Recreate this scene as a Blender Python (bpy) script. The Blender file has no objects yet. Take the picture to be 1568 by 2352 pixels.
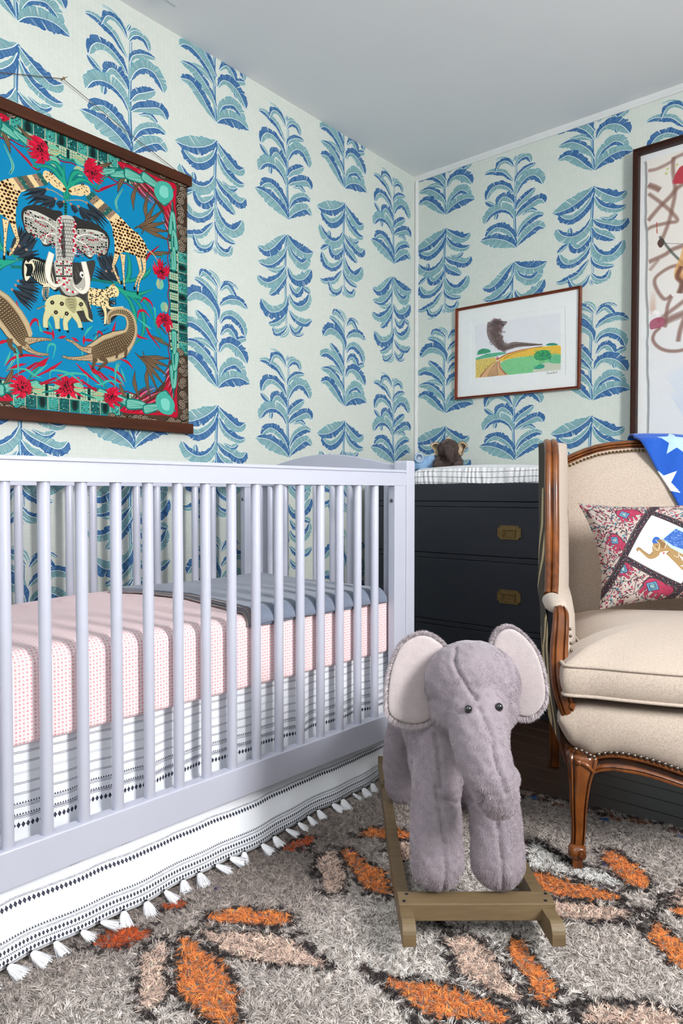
import bpy, bmesh, math, random
import numpy as np
from mathutils import Vector, Matrix

# ------------------------------------------------------------------ camera, world, lights, exposure
SC = bpy.context.scene
COL = SC.collection
CAM_POS = (2.082, -3.046, 0.88)
FOC = 1620.0                       # focal length in pixels of the 1568 x 2352 frame
YAW, PITCH = math.radians(40.3), math.atan(44 / 1620.0)
cam_data = bpy.data.cameras.new('camera')
cam = bpy.data.objects.new('camera', cam_data)
COL.objects.link(cam)
cam_data.sensor_fit = 'VERTICAL'
cam_data.sensor_height = 36.0
cam_data.sensor_width = 24.0
cam_data.lens = FOC / 2352.0 * 36.0
cam_data.clip_start = 0.05
cam.location = CAM_POS
cam.rotation_euler = (math.pi / 2 - PITCH, 0, YAW)
SC.camera = cam

world = bpy.data.worlds.new('world')
SC.world = world
world.use_nodes = True
wbg = world.node_tree.nodes['Background']
wbg.inputs['Color'].default_value = (0.75, 0.87, 1.0, 1)
wbg.inputs['Strength'].default_value = 1.0


def area_light(name, loc, target, sx, sy, power, col):
    d = bpy.data.lights.new(name, 'AREA')
    d.shape = 'RECTANGLE'
    d.size, d.size_y = sx, sy
    d.energy = power
    d.color = col
    o = bpy.data.objects.new(name, d)
    COL.objects.link(o)
    o.location = loc
    o.rotation_euler = (Vector(target) - Vector(loc)).to_track_quat('-Z', 'Y').to_euler()
    return o


# daylight through the window opposite the crib, and an added fill lamp behind the camera aimed at the ceiling
area_light('window_daylight', (3.27, -1.95, 1.62), (0.5, -1.80, 1.0), 0.50, 0.90, 84.0, (1.0, 0.985, 0.985))
area_light('rear_ceiling_fill', (1.75, -4.35, 1.75), (1.75, -3.6, 4.6), 1.9, 0.8, 66.0, (1.0, 0.985, 0.965))

rear_ = bpy.data.objects['rear_ceiling_fill'].data
rear_.spread = math.radians(115)
SC.view_settings.view_transform = 'Standard'
SC.view_settings.look = 'None'
SC.view_settings.gamma = 1.0
SC.view_settings.use_curve_mapping = False
SC.view_settings.exposure = -0.08
SC.cycles.max_bounces = 10
SC.cycles.diffuse_bounces = 6
SC.cycles.transparent_max_bounces = 16
SC.cycles.use_denoising = True

rng = np.random.default_rng(7)
random.seed(7)
# ------------------------------------------------------------------ a small painter for flat print (wallpaper, scarf, fabrics)
def spline(pts, n=10, closed=False):
    """Catmull-Rom through pts."""
    P = np.asarray(pts, float)
    if len(P) < 3 and not closed:
        t = np.linspace(0, 1, n + 1)[:, None]
        return P[0] * (1 - t) + P[-1] * t
    if closed:
        Q = np.vstack([P[-1], P, P[0], P[1]])
        m = len(P)
    else:
        Q = np.vstack([2 * P[0] - P[1], P, 2 * P[-1] - P[-2]])
        m = len(P) - 1
    out = []
    t = np.linspace(0, 1, n, endpoint=False)[:, None]
    for i in range(m):
        a, b, c, d = Q[i], Q[i + 1], Q[i + 2], Q[i + 3]
        out.append(0.5 * (2 * b + (c - a) * t + (2 * a - 5 * b + 4 * c - d) * t * t + (3 * b - a - 3 * c + d) * t ** 3))
    if not closed:
        out.append(P[-1:])
    return np.vstack(out)


def hexc(h):
    return np.array([int(h[i:i + 2], 16) / 255.0 for i in (0, 2, 4)])


class Canvas:
    """x to the right, y UP, in the units given by x0,y0 and res (pixels per unit)."""

    def __init__(s, x0, y0, w, h, res, col, wrap=False):
        s.x0, s.y0, s.res, s.wrap = x0, y0, res, wrap
        s.W, s.H = int(round(w * res)), int(round(h * res))
        s.a = np.ones((s.H, s.W, 3), np.float32) * np.asarray(col, np.float32)
        s.T = lambda p: p

    def px(s, p):
        p = s.T(np.asarray(p, float))
        return (p - [s.x0, s.y0]) * s.res

    def put(s, x, y, col, al=1.0):
        ix, iy = np.floor(x).astype(int), np.floor(y).astype(int)
        if s.wrap:
            ix %= s.W
            iy %= s.H
            m = slice(None)
        else:
            m = (ix >= 0) & (ix < s.W) & (iy >= 0) & (iy < s.H)
        col = np.broadcast_to(np.asarray(col, np.float32), (len(ix), 3))
        if np.isscalar(al) and al >= 1:
            s.a[iy[m], ix[m]] = col[m]
        else:
            al = np.broadcast_to(al, (len(ix),))[m][:, None]
            s.a[iy[m], ix[m]] = s.a[iy[m], ix[m]] * (1 - al) + col[m] * al

    def fill(s, pts, col, al=1.0, raw=False):
        P = np.asarray(pts, float) if raw else s.px(pts)
        if s.wrap:
            offs = [(a * s.W, b * s.H) for a in (-1, 0, 1) for b in (-1, 0, 1)]
        else:
            offs = [(0, 0)]
        for ox, oy in offs:
            Q = P + [ox, oy]
            y0, y1 = max(0, int(Q[:, 1].min())), min(s.H - 1, int(Q[:, 1].max()) + 1)
            x0, x1 = max(0, int(Q[:, 0].min())), min(s.W - 1, int(Q[:, 0].max()) + 1)
            if y0 > y1 or x0 > x1:
                continue
            R = np.roll(Q, -1, axis=0)
            for yy in range(y0, y1 + 1):
                yc = yy + 0.5
                k = (Q[:, 1] <= yc) != (R[:, 1] <= yc)
                if not k.any():
                    continue
                xs = np.sort(Q[k, 0] + (yc - Q[k, 1]) * (R[k, 0] - Q[k, 0]) / (R[k, 1] - Q[k, 1]))
                for i in range(0, len(xs) - 1, 2):
                    a, b = int(max(x0, math.ceil(xs[i] - 0.5))), int(min(x1, math.floor(xs[i + 1] - 0.5)))
                    if b >= a:
                        if al >= 1:
                            s.a[yy, a:b + 1] = col
                        else:
                            s.a[yy, a:b + 1] = s.a[yy, a:b + 1] * (1 - al) + np.asarray(col, np.float32) * al

    def blob(s, pts, col, al=1.0, n=8):
        s.fill(spline(pts, n, True), col, al)

    def stroke(s, pts, w, col, al=1.0, n=8, smooth=True):
        """w: width or list of widths (units) along the line"""
        P = spline(pts, n) if smooth else np.asarray(pts, float)
        if len(P) < 2:
            return
        Q = s.px(P)
        w = np.interp(np.linspace(0, 1, len(Q)), np.linspace(0, 1, np.size(w)), np.atleast_1d(w)) * s.res / 2
        d = np.gradient(Q, axis=0)
        d /= np.maximum(np.linalg.norm(d, axis=1, keepdims=True), 1e-9)
        nrm = np.stack([-d[:, 1], d[:, 0]], 1) * np.maximum(w, 0.45)[:, None]
        s.fill(np.vstack([Q + nrm, (Q - nrm)[::-1]]), col, al, raw=True)

    def oval(s, c, rx, ry, col, al=1.0, rot=0, n=20):
        t = np.linspace(0, 2 * math.pi, n, endpoint=False)
        x, y = rx * np.cos(t), ry * np.sin(t)
        cr, sr = math.cos(rot), math.sin(rot)
        c = s.px([c] if np.ndim(c) == 1 else c)[0]
        s.fill(np.stack([c[0] + (x * cr - y * sr) * s.res, c[1] + (x * sr + y * cr) * s.res], 1), col, al, raw=True)

    def soft(s, pts, w, col, al=0.6, n=14):
        """airbrushed line"""
        for k in np.linspace(1.0, 0.25, 6):
            s.stroke(pts, np.atleast_1d(w) * k, col, al / 6 * 1.6, n)

    def image(s, name):
        im = bpy.data.images.new(name, s.W, s.H)
        buf = np.ones((s.H, s.W, 4), np.float32)
        buf[:, :, :3] = np.clip(s.a, 0, 1)
        im.pixels.foreach_set(buf.ravel())
        im.update()
        im.pack()
        return im


# ---- wallpaper: two banana-plant motifs, each also printed upside down
# leaf: (midrib points, half width above, half width below, 'B' blue above / 'b' blue below / 't' teal both)
M1 = [
    ([(580, 300), (600, 230), (625, 155)], 14, 14, 'b'),
    ([(590, 330), (540, 240), (440, 150), (330, 105), (245, 125)], 18, 14, 't'),
    ([(600, 320), (660, 235), (720, 200), (780, 198)], 26, 22, 'b'),
    ([(590, 740), (500, 590), (400, 450), (280, 385), (160, 345), (70, 372)], 50, 62, 'b'),
    ([(585, 420), (520, 280), (430, 205), (330, 235), (265, 410)], 52, 44, 'B'),
    ([(600, 440), (670, 310), (760, 255), (840, 290), (885, 425)], 52, 52, 'b'),
    ([(610, 800), (650, 650), (750, 550), (850, 500), (958, 490)], 48, 52, 'B'),
    ([(590, 1010), (510, 850), (370, 722), (230, 725), (150, 830), (115, 975)], 78, 74, 'B'),
    ([(620, 1060), (690, 870), (800, 742), (920, 730), (1010, 830), (1070, 972)], 110, 78, 'b'),
    ([(285, 1170), (190, 1090), (92, 1000)], 26, 48, 'b'),
    ([(590, 1240), (545, 1130), (440, 1020), (360, 1030), (290, 1175)], 82, 70, 'B'),
    ([(300, 1300), (285, 1400), (275, 1488)], 30, 30, 'b'),
    ([(615, 1400), (700, 1240), (820, 1130), (945, 1025)], 72, 74, 'B'),
    ([(610, 1600), (540, 1420), (410, 1300), (270, 1295), (150, 1380), (75, 1525)], 122, 62, 'b'),
    ([(720, 1560), (850, 1478), (920, 1490), (980, 1545)], 34, 44, 'B'),
    ([(625, 1560), (720, 1450), (860, 1360), (980, 1290), (1060, 1310), (1112, 1400)], 90, 88, 'B'),
    ([(640, 2030), (730, 1820), (860, 1690), (1000, 1625), (1105, 1660)], 62, 72, 'b'),
    ([(630, 2100), (560, 1900), (430, 1740), (290, 1670), (180, 1730), (112, 1825)], 92, 70, 'B'),
    ([(640, 2215), (740, 2080), (860, 1960), (990, 1872), (1102, 1945)], 100, 86, 'b'),
    ([(638, 2250), (560, 2130), (400, 1990), (210, 1900), (18, 1882)], 92, 150, 'B'),
]
M2 = [
    ([(690, 420), (640, 260), (560, 180), (460, 140)], 26, 26, 't'),
    ([(690, 330), (790, 262), (920, 270), (1022, 352)], 20, 20, 'B'),
    ([(650, 430), (560, 300), (450, 212), (380, 195), (332, 308)], 44, 62, 'B'),
    ([(680, 470), (740, 370), (820, 315), (920, 420), (1020, 600)], 46, 46, 'B'),
    ([(670, 740), (780, 610), (900, 548), (1050, 545), (1190, 655)], 66, 84, 'B'),
    ([(655, 780), (560, 560), (430, 430), (330, 372), (240, 345)], 56, 44, 'b'),
    ([(650, 1010), (600, 800), (460, 645), (290, 590), (180, 660), (102, 792)], 106, 106, 'B'),
    ([(670, 1060), (750, 905), (880, 855), (1010, 920), (1100, 1040), (1135, 1188)], 82, 76, 'b'),
    ([(965, 1300), (1060, 1250), (1155, 1212)], 40, 56, 'B'),
    ([(680, 1280), (770, 1145), (850, 1110), (920, 1180), (975, 1295)], 72, 66, 'B'),
    ([(645, 1440), (540, 1260), (400, 1060), (262, 915)], 60, 72, 'B'),
    ([(610, 1600), (420, 1450), (210, 1428)], 44, 46, 't'),
    ([(635, 1620), (520, 1400), (380, 1250), (230, 1152), (110, 1165), (38, 1225)], 88, 72, 'b'),
    ([(940, 1480), (970, 1540), (990, 1612)], 20, 20, 'b'),
    ([(655, 1600), (730, 1440), (850, 1388), (990, 1440), (1100, 1560), (1168, 1695)], 106, 92, 'B'),
    ([(640, 2000), (560, 1800), (420, 1620), (250, 1495), (40, 1490)], 52, 112, 'B'),
    ([(650, 2110), (740, 1900), (860, 1800), (960, 1772), (1060, 1850), (1130, 1972)], 110, 62, 'b'),
    ([(618, 2230), (500, 2080), (350, 1880), (190, 1755), (40, 1790)], 96, 92, 'B'),
    ([(632, 2250), (720, 2130), (870, 2035), (1040, 2000), (1212, 2062)], 112, 132, 'b'),
]
TEAL, BLUE, PAPER = hexc('6d9ca4'), hexc('17528f'), hexc('d3d7cf')


def paint_motif(cv, leaves, stem, sx, sy, ox, oy, flip, rs):
    def tr(p):                         # zoom-view units -> metres on the wall (x right, y up)
        p = np.asarray(p, float)
        x = (p[:, 0] - stem[0]) * sx
        y = (stem[1] - p[:, 1]) * sy
        return np.stack([ox + x, oy - y if flip else oy + y], 1)
    st = spline([(stem[0] - 5, stem[1] - 40), (stem[0] - 30, stem[1] - 600), (stem[0] - 25, stem[1] - 1200), (stem[0] - 10, stem[1] - 1850)], 30)
    for k in range(3):
        cv.stroke(tr(st + [(k - 1) * 14, 0]), [0.0055, 0.0045, 0.002], (TEAL, hexc('a9c3d6'), BLUE * .7 + TEAL * .3)[k], smooth=False)
    for mid, wu, wl, kind in leaves:
        P = spline(mid, 24)
        P = P + np.cumsum(rs.normal(0, 0.7, P.shape), axis=0) * 0.5
        n = len(P)
        d = np.gradient(P, axis=0)
        d /= np.maximum(np.linalg.norm(d, axis=1, keepdims=True), 1e-9)
        nr = np.stack([d[:, 1], -d[:, 0]], 1)
        if nr[n // 2, 1] > 0:
            nr = -nr                    # nr points "above" (towards smaller zoom y)
        L = float(np.sum(np.linalg.norm(np.diff(P, axis=0), axis=1)))
        u = np.linspace(0, 1, int(max(L * 1.5, 90)))
        Px = np.stack([np.interp(u, np.linspace(0, 1, n), P[:, k]) for k in (0, 1)], 1)
        Nx = np.stack([np.interp(u, np.linspace(0, 1, n), nr[:, k]) for k in (0, 1)], 1)
        Dx = np.stack([np.interp(u, np.linspace(0, 1, n), d[:, k]) for k in (0, 1)], 1)
        prof = np.clip(np.sin(np.pi * np.clip(u * 0.975 + 0.02, 0, 1)), 0, 1) ** 0.6 * (0.62 + 0.38 * np.minimum(u * 2.2, 1)) * np.clip((1.0 - u) * 9, 0, 1) ** .5
        for side, w in ((1, wu * 1.17 + 3), (-1, wl * 1.17 + 3)):
            blue = (kind == 'B' and side == 1) or (kind == 'b' and side == -1)
            fray = np.interp(u, np.linspace(0, 1, 26), 1 + rs.normal(0, .10 if blue else .06, 26))
            cuts = np.ones_like(u)
            for _ in range(2 if w > 50 else 0):
                c = rs.uniform(.3, .85)
                cuts[np.abs(u - c) < .008] *= rs.uniform(.45, .8)
            W = w * prof * fray * cuts
            vv = np.linspace(0, 1, int(w * 1.7) + 12)
            U, V = np.meshgrid(np.arange(len(u)), vv, indexing='ij')
            lean = 0.55 * V * w           # veins lean forwards
            pos = Px[U] + Nx[U] * (side * V * W[U])[..., None] + Dx[U] * (lean * 0.35)[..., None]
            s_ = u[U] * L
            ph = s_ / (8.6 if blue else 10.5) + rs.uniform(0, 1) + 0.25 * np.sin(s_ / 60.0)
            frac = ph % 1.0
            num = np.floor(ph).astype(int)
            thick = rs.uniform(.60, .92, 4000)[num % 4000]
            base = BLUE if blue else TEAL
            base = base * (0.93 + .07 * V[..., None]) + 0 * pos[..., :1]
            lightc = (hexc('94b7c9') if blue else hexc('b4cfcd'))
            ink = (frac < thick) | (V > .93)
            col = np.where(ink[..., None], base, lightc)
            if not blue:
                edge = (V > .95)[..., None]
                col = np.where(edge, hexc('4f9cb0'), col)
            gap = V * W[U] < 5.0
            col = np.where(gap[..., None], hexc('e3ebe8'), col)
            q = cv.px(tr(pos.reshape(-1, 2)))
            cv.put(q[:, 0], q[:, 1], col.reshape(-1, 3))


def wallpaper_canvas():
    TW, TH = 0.743, 0.985
    cv = Canvas(0, 0, TW, TH, 2150, PAPER, wrap=True)
    H, W = cv.a.shape[:2]
    Y, X = np.mgrid[0:H, 0:W] / 2150.0
    r = np.random.default_rng(3)
    cell = 0.0155                                     # faint basket-weave squares printed under the plants
    nx, ny = int(round(TW / cell)), int(round(TH / cell))
    cx, cy = X / TW * nx, Y / TH * ny
    odd = (np.floor(cx) + np.floor(cy)).astype(int) % 2 == 0
    g = np.where(odd, cx, cy) * 5
    j = r.uniform(-1, 1, (ny + 1, nx + 1))[np.floor(cy).astype(int) % ny, np.floor(cx).astype(int) % nx]
    line = np.clip(1 - np.abs((g + j * .1) % 1.0 - .5) * 6, 0, 1)
    edge = np.clip(1 - np.minimum(np.abs(cx % 1 - .02), np.abs(cy % 1 - .02)) * 16, 0, 1)
    cv.a -= (line * .030 + edge * .045 + j * .008)[..., None] * np.array([1.3, .75, .85])
    cv.a += r.normal(0, .006, (H, W, 1))
    rs = np.random.default_rng(11)
    s1, y1 = (640, 2270), 0.445 / 2180
    s2, y2 = (625, 2270), 0.435 / 2130
    # column A at x = 0 (base of M1 at z = 0), column B half a tile on
    paint_motif(cv, M1, s1, .000293, y1, 0.01, 0.005, False, rs)
    paint_motif(cv, M2, s2, .000272, y2, -0.003, 0.940, True, rs)
    paint_motif(cv, M2, s2, .000272, y2, TW / 2 - .002, 0.253, False, rs)
    paint_motif(cv, M1, s1, .000293, y1, TW / 2 + 0.0, 1.185, True, rs)
    return cv


# ---- where a point of the photograph lies on the left wall (used to measure the scarf's drawing)
def wall_left_at(p):
    p = np.atleast_2d(np.asarray(p, float))
    cy_, sy_, cp, sp = math.cos(YAW), math.sin(YAW), math.cos(PITCH), math.sin(PITCH)
    fwd = np.array([-sy_ * cp, cy_ * cp, -sp])
    rgt = np.array([cy_, sy_, 0])
    up = np.cross(rgt, fwd)
    r = fwd * FOC + np.outer(p[:, 0] - 784, rgt) - np.outer(p[:, 1] - 1176, up)
    k = -CAM_POS[0] / r[:, 0]
    return np.stack([CAM_POS[1] + r[:, 1] * k, CAM_POS[2] + r[:, 2] * k], 1)


SCARF_C = (-1.915, 1.555)


def scarf_canvas():
    """printed silk: a teal-blue field with safari animals, flowers and a patterned border; units: metres from its centre"""
    cv = Canvas(-.455, -.455, .91, .91, 1650, hexc('0090bb'))
    r = np.random.default_rng(5)
    U = lambda p: wall_left_at(np.atleast_2d(p) / 3.5636 + [0, 230]) - SCARF_C
    V = lambda p: wall_left_at(np.atleast_2d(p) / 3.5636 + [0, 600]) - SCARF_C
    c = hexc
    crim, red2, teal, lteal, dk, cream, brn, lbrn = c('c4123c'), c('8e1430'), c('137e74'), c('7fc4b2'), c('16201f'), c('e6d9bd'), c('5b4638'), c('a89886')
    S = 0.455

    def both(fn, *a, **k):                # also mirrored left-right
        fn(*a, **k)
        k2 = dict(k)
        p = np.array(a[0], float)
        if p.ndim == 1:
            p[0] *= -1
        else:
            p[:, 0] *= -1
        if 'rot' in k2:
            k2['rot'] = -k2['rot']
        fn(p, *a[1:], **k2)
    # border: outer squares and inner plaid blocks
    cell = .91 / 26
    for side in range(4):
        E = S - (.031 if side % 2 == 0 else 0.0)
        def tr(p, side=side):
            p = np.atleast_2d(np.asarray(p, float))
            for _ in range(side):
                p = np.stack([-p[:, 1], p[:, 0]], 1)
            return p
        for k in range(26):
            x0 = -S + k * cell
            x1 = x0 + cell
            cv.fill(tr([(x0, E - .040), (x1, E - .040), (x1, E), (x0, E)]), [c('2c8d83'), c('1d6f6d'), c('49a79b')][k % 3])
            for q in range(26):
                ax, ay = r.uniform(x0 + .002, x1 - .004), r.uniform(E - .039, E - .003)
                if k % 3 == 0:
                    an = math.pi * q / 25
                    cx_, cy_ = (x0 + x1) / 2, E - .036
                    cv.stroke(tr([(cx_, cy_), (cx_ + .015 * math.cos(an), cy_ + .032 * math.sin(an))]), .0013, dk if q % 2 else c('0f3a3a'))
                else:
                    cv.oval(tr([(ax, ay)])[0], r.uniform(.001, .0026), r.uniform(.0008, .0016), dk if q % 3 else c('a8d8c8'), rot=r.uniform(0, 3))
            cv.stroke(tr([(x0, E), (x0, E - .040)]), .0022, c('cbbfa4'), smooth=False)
            # plaid block below
            dep = .034 + .004 * math.sin(k * 1.3)
            y1, y0 = E - .042, E - .042 - dep
            cv.fill(tr([(x0, y0 - .003), (x1, y0 - .003), (x1, y1), (x0, y1)]), c('157a70'))
            cv.fill(tr([(x0 + .009, y0), (x1 - .002, y0), (x1 - .002, y1), (x0 + .009, y1)]), c('b9cdae'))
            cv.fill(tr([(x0 + .001, y0), (x0 + .006, y0), (x0 + .006, y1), (x0 + .001, y1)]), dk)
            for q in range(1, 3):
                xx = x0 + .009 + q * (cell - .011) / 3
                cv.stroke(tr([(xx, y0), (xx, y1)]), .0014, c('1d4741'), smooth=False)
            for q in range(1, 4):
                yy = y0 + q * dep / 4
                cv.stroke(tr([(x0 + .009, yy), (x1 - .002, yy)]), .0012, c('2f6b62'), smooth=False)
        cv.stroke(tr([(-S, E - .041), (S, E - .041)]), .0022, c('cbbfa4'), smooth=False)
        xs = np.linspace(-S + .06, S - .06, 60)
        cv.stroke(tr(np.stack([xs, E - .082 + .0035 * np.sin(xs * 100)], 1)), .004, c('9b1533'), smooth=False)

    # corners
    for mx in (1, -1):
        for my in (1, -1):
            m = np.array([mx, my])
            K = lambda pts: (S - np.asarray(pts, float)) * m          # given as distance from that corner
            cv.fill(spline(K([(0, 0), (.27, 0), (.27, .045), (.24, .075), (.17, .10), (.10, .17), (.08, .24), (.045, .27), (0, .27)]), 1, True), brn)
            for q in range(46):
                t = q / 45
                a_, b_ = (.30 * (1 - 2 * t), .022) if t < .5 else (.022, .27 * (2 * t - 1))
                a_ += r.uniform(-.012, .012)
                b_ += r.uniform(-.012, .012)
                for w_, cc in ((.017, c('241c18')), (.0145, lbrn), (.0105, c('3b2e27')), (.0075, c('b8a994')), (.004, c('5b4638'))):
                    cv.oval(K([(a_, b_)])[0], w_, w_ * .78, cc, rot=r.uniform(-.3, .3))
            cv.blob(K([(.28, .05), (.20, .045), (.10, .05), (.05, .05), (.05, .12), (.045, .24), (.085, .22), (.10, .15), (.15, .10), (.22, .085)]), crim)
            for q in range(16):
                o = .05 + .006 * q
                cv.stroke(K([(o + .13, .052 + .003 * (q % 4)), (o + .06, .065 + .004 * q), (o + .01, .09 + .004 * q)]), [.003, .006, .001], (c('6e4a3c'), c('e0607a'), c('7a1230'))[q % 3])
                cv.stroke(K([(.052 + .003 * (q % 4), o + .11), (.065 + .003 * q, o + .05)]), [.003, .005, .001], (c('6e4a3c'), c('7a1230'), c('e88aa0'))[q % 3])
            # brown feather leaves springing inwards
            for q, (a_, b_, da, db) in enumerate([(.20, .09, .02, .10), (.16, .10, .00, .13), (.13, .13, .06, .13), (.09, .19, .12, .05), (.08, .22, .13, .02), (.08, .25, .12, -.01), (.24, .07, .04, .08), (.30, .06, .07, .05), (.10, .15, .12, .10), (.07, .29, .10, .03)]):
                pts = K([(a_, b_), (a_ + da * .35 + .015, b_ + db * .55), (a_ + da, b_ + db)])
                cv.stroke(pts, [.004, .017, .002], c('5a4431'))
                cv.stroke(pts, [.001, .011, .001], c('8d745a'))
                cv.stroke(pts, .0014, c('3a2a1e'))
            # calla lilies
            for (a_, b_, da, db, w_) in [(.24, .075, .06, .015, .030), (.19, .075, .055, .0, .034), (.13, .075, .05, -.012, .030), (.065, .16, .0, .06, .032), (.06, .22, -.005, .05, .030), (.08, .09, .03, .03, .04), (.30, .085, .05, .02, .022), (.06, .28, .0, .06, .022)]:
                p0, p1 = np.array([a_, b_]), np.array([a_ + da, b_ + db])
                n_ = np.array([-(p1 - p0)[1], (p1 - p0)[0]])
                n_ = n_ / np.linalg.norm(n_)
                cv.stroke(K([p0 - (p1 - p0) * .8, p0, p1]), [.005, .008, .004], teal)
                cv.blob(K([p0 - (p1 - p0) * .3, p0 + n_ * w_ * .45, p1 + n_ * w_ * .6, p1 + (p1 - p0) * .25, p1 - n_ * w_ * .55, p0 - n_ * w_ * .3]), teal)
                cv.blob(K([p0 - (p1 - p0) * .2, p0 + n_ * w_ * .36, p1 + n_ * w_ * .45, p1 + (p1 - p0) * .12, p1 - n_ * w_ * .40, p0 - n_ * w_ * .2]), lteal)
                for q in (-1, 0, 1):
                    cv.stroke(K([p0, p1 + n_ * w_ * .28 * q]), .0013, c('4c9d8e'))
            cv.blob(K([(.075, .055), (.12, .06), (.14, .10), (.115, .13), (.08, .12), (.06, .09)]), c('55b8a8'))
            cv.blob(K([(.085, .07), (.11, .072), (.118, .10), (.10, .11), (.082, .10)]), c('8ad6c6'))
            # ribbons of grass
            for q, (a_, b_, da, db, cc) in enumerate([(.33, .09, .10, .05, 'c4123c'), (.31, .10, .06, .09, '2aa08e'), (.28, .12, .09, .06, 'c4123c'), (.26, .13, .02, .10, '7fc4b2'), (.10, .30, .05, .10, '2aa08e'), (.12, .28, .07, .08, 'c4123c'), (.09, .33, .05, .06, '6f5643'), (.36, .08, .12, .03, '2aa08e')]):
                pts = K([(a_, b_), (a_ + da * .3 + .02, b_ + db * .5), (a_ + da * .8, b_ + db * .8), (a_ + da, b_ + db * .7)])
                cv.stroke(pts, [.003, .009, .006, .001], c(cc))
                cv.stroke(pts, .001, c('0d3b3a'))

    def protea(p, d, s=1.0):
        p, d = np.array(p, float), np.array(d, float)
        d /= np.linalg.norm(d)
        n_ = np.array([-d[1], d[0]])
        for k in range(9):
            t = (k - 4) / 4
            cv.blob([p + d * .028 * s + n_ * t * .010, p + d * .048 * s + n_ * t * .016, p + d * .062 * s + n_ * t * .004, p + d * .04 * s + n_ * t * .003], (c('7fc4a8'), c('d9b98a'))[k % 2])
        for k in range(26):
            a_ = r.uniform(0, 2 * math.pi)
            q = p + d * math.cos(a_) * .022 * s + n_ * math.sin(a_) * .024 * s
            e = p + (q - p) * 1.5 - d * .012 * s
            cv.stroke([p, q, e], [.012 * s, .009 * s, .001], crim if k % 3 else c('e0204e'))
        for k in range(34):
            a_, rr = r.uniform(0, 6.28), r.uniform(0, .021) * s
            q = p + d * math.cos(a_) * rr + n_ * math.sin(a_) * rr
            cv.oval(q, .0042 * s, .0034 * s, red2)
            cv.oval(q + [0, .001], .003 * s, .0022 * s, c('d61c46'))
        for k in range(14):
            a_, rr = r.uniform(0, 6.28), r.uniform(0, .018) * s
            cv.oval(p + d * math.cos(a_) * rr + n_ * math.sin(a_) * rr, .002 * s, .0026 * s, c('241018'))
    for mir in (1, -1):
        mm = np.array([mir, 1])
        for z, p, d in ((U, (310, 450), (1, -.2)), (U, (730, 570), (-1, .25)), (V, (165, 1035), (1, 0)), (V, (580, 1035), (-1, 0)), (V, (1295, 95), (-.1, -1)), (V, (1325, 490), (0, 1))):
            protea(z(p)[0] * mm, np.array(d) * mm, 1.0)

    # fan of reeds and hanging tufts around the middle
    def tuft(z, p, q, k=5):
        p, q = z(p)[0], z(q)[0]
        d = q - p
        n_ = np.array([-d[1], d[0]]) * .28
        for i in range(k):
            t = (i - (k - 1) / 2) / ((k - 1) / 2)
            both(cv.stroke, np.array([p, p + d * .5 + n_ * t * .6, q + n_ * t]), [.003, .011, .002], c('202a33') if i % 2 else c('3c4650'))
        both(cv.oval, p, .004, .004, c('b58f78'))
    both(cv.stroke, U([(515, 830), (640, 830), (700, 860)]), .003, c('b9a083'))
    for a_, b_ in (((690, 850), (850, 1040)), ((620, 880), (760, 1000)), ((625, 880), (690, 985)), ((560, 860), (610, 930)), ((60, 1230), (160, 1140)), ((70, 1270), (220, 1220)), ((110, 1305), (305, 1300)), ((790, 1280), (850, 1400))):
        tuft(U, a_, b_)
    for a_, b_ in (((120, 170), (290, 210)), ((100, 205), (290, 290)), ((70, 240), (250, 370)), ((850, 90), (800, -40)), ((900, 90), (860, -60))):
        tuft(V, a_, b_)
    for w_, cc in (([.004, .02, .002], teal), ([.001, .011, .001], c('2aa88e'))):
        cv.stroke(U([(515, 850), (500, 700), (503, 520)]), w_, cc)
        for p in ([(520, 820), (470, 650), (380, 560), (235, 555)], [(520, 820), (560, 650), (620, 600), (700, 650)], [(520, 830), (540, 720), (590, 680), (620, 690)]):
            both(cv.stroke, U(p), w_, cc)
        for p in ([(900, 190), (1020, 160), (1040, 20), (1010, -80)], [(900, 190), (1090, 160), (1190, 100), (1215, 50)], [(900, 200), (1080, 280), (1235, 240)], [(920, 210), (1040, 330), (1090, 480), (1075, 560)], [(920, 210), (1100, 340), (1155, 470), (1140, 620), (1060, 700)], [(910, 200), (1000, 270), (1160, 330), (1250, 500)]):
            both(cv.stroke, V(p), w_, cc)
    cv.stroke(U([(516, 850), (516, 960)]), .010, teal)
    for k in range(5):
        cv.stroke(U([(508, 862 + k * 22), (526, 862 + k * 22)]), .004, dk, smooth=False)
    for p in ([(700, 150), (900, 185)], [(60, 55), (200, 60)]):
        both(cv.stroke, V(p), .009, teal)
    for p in ([(1105, 480), (1115, 420), (1160, 415), (1205, 465)], [(1130, 350), (1160, 310), (1215, 350), (1230, 390)], [(1080, 560), (1110, 620), (1190, 645)], [(105, 330), (130, 420), (165, 530)], [(190, 610), (240, 500), (280, 490), (290, 540)], [(320, 580), (420, 605)], [(20, 860), (80, 800), (200, 775), (330, 795)], [(30, 900), (120, 860), (190, 845)], [(280, 865), (330, 850), (365, 810)], [(600, 840), (680, 920), (820, 1030)], [(700, 840), (760, 900), (850, 1000)], [(960, 805), (1020, 830), (1070, 885)], [(665, 690), (670, 610)], [(455, 635), (520, 620)]):
        both(cv.stroke, V(p), [.002, .010, .002], c('c31b3e'))
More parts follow.
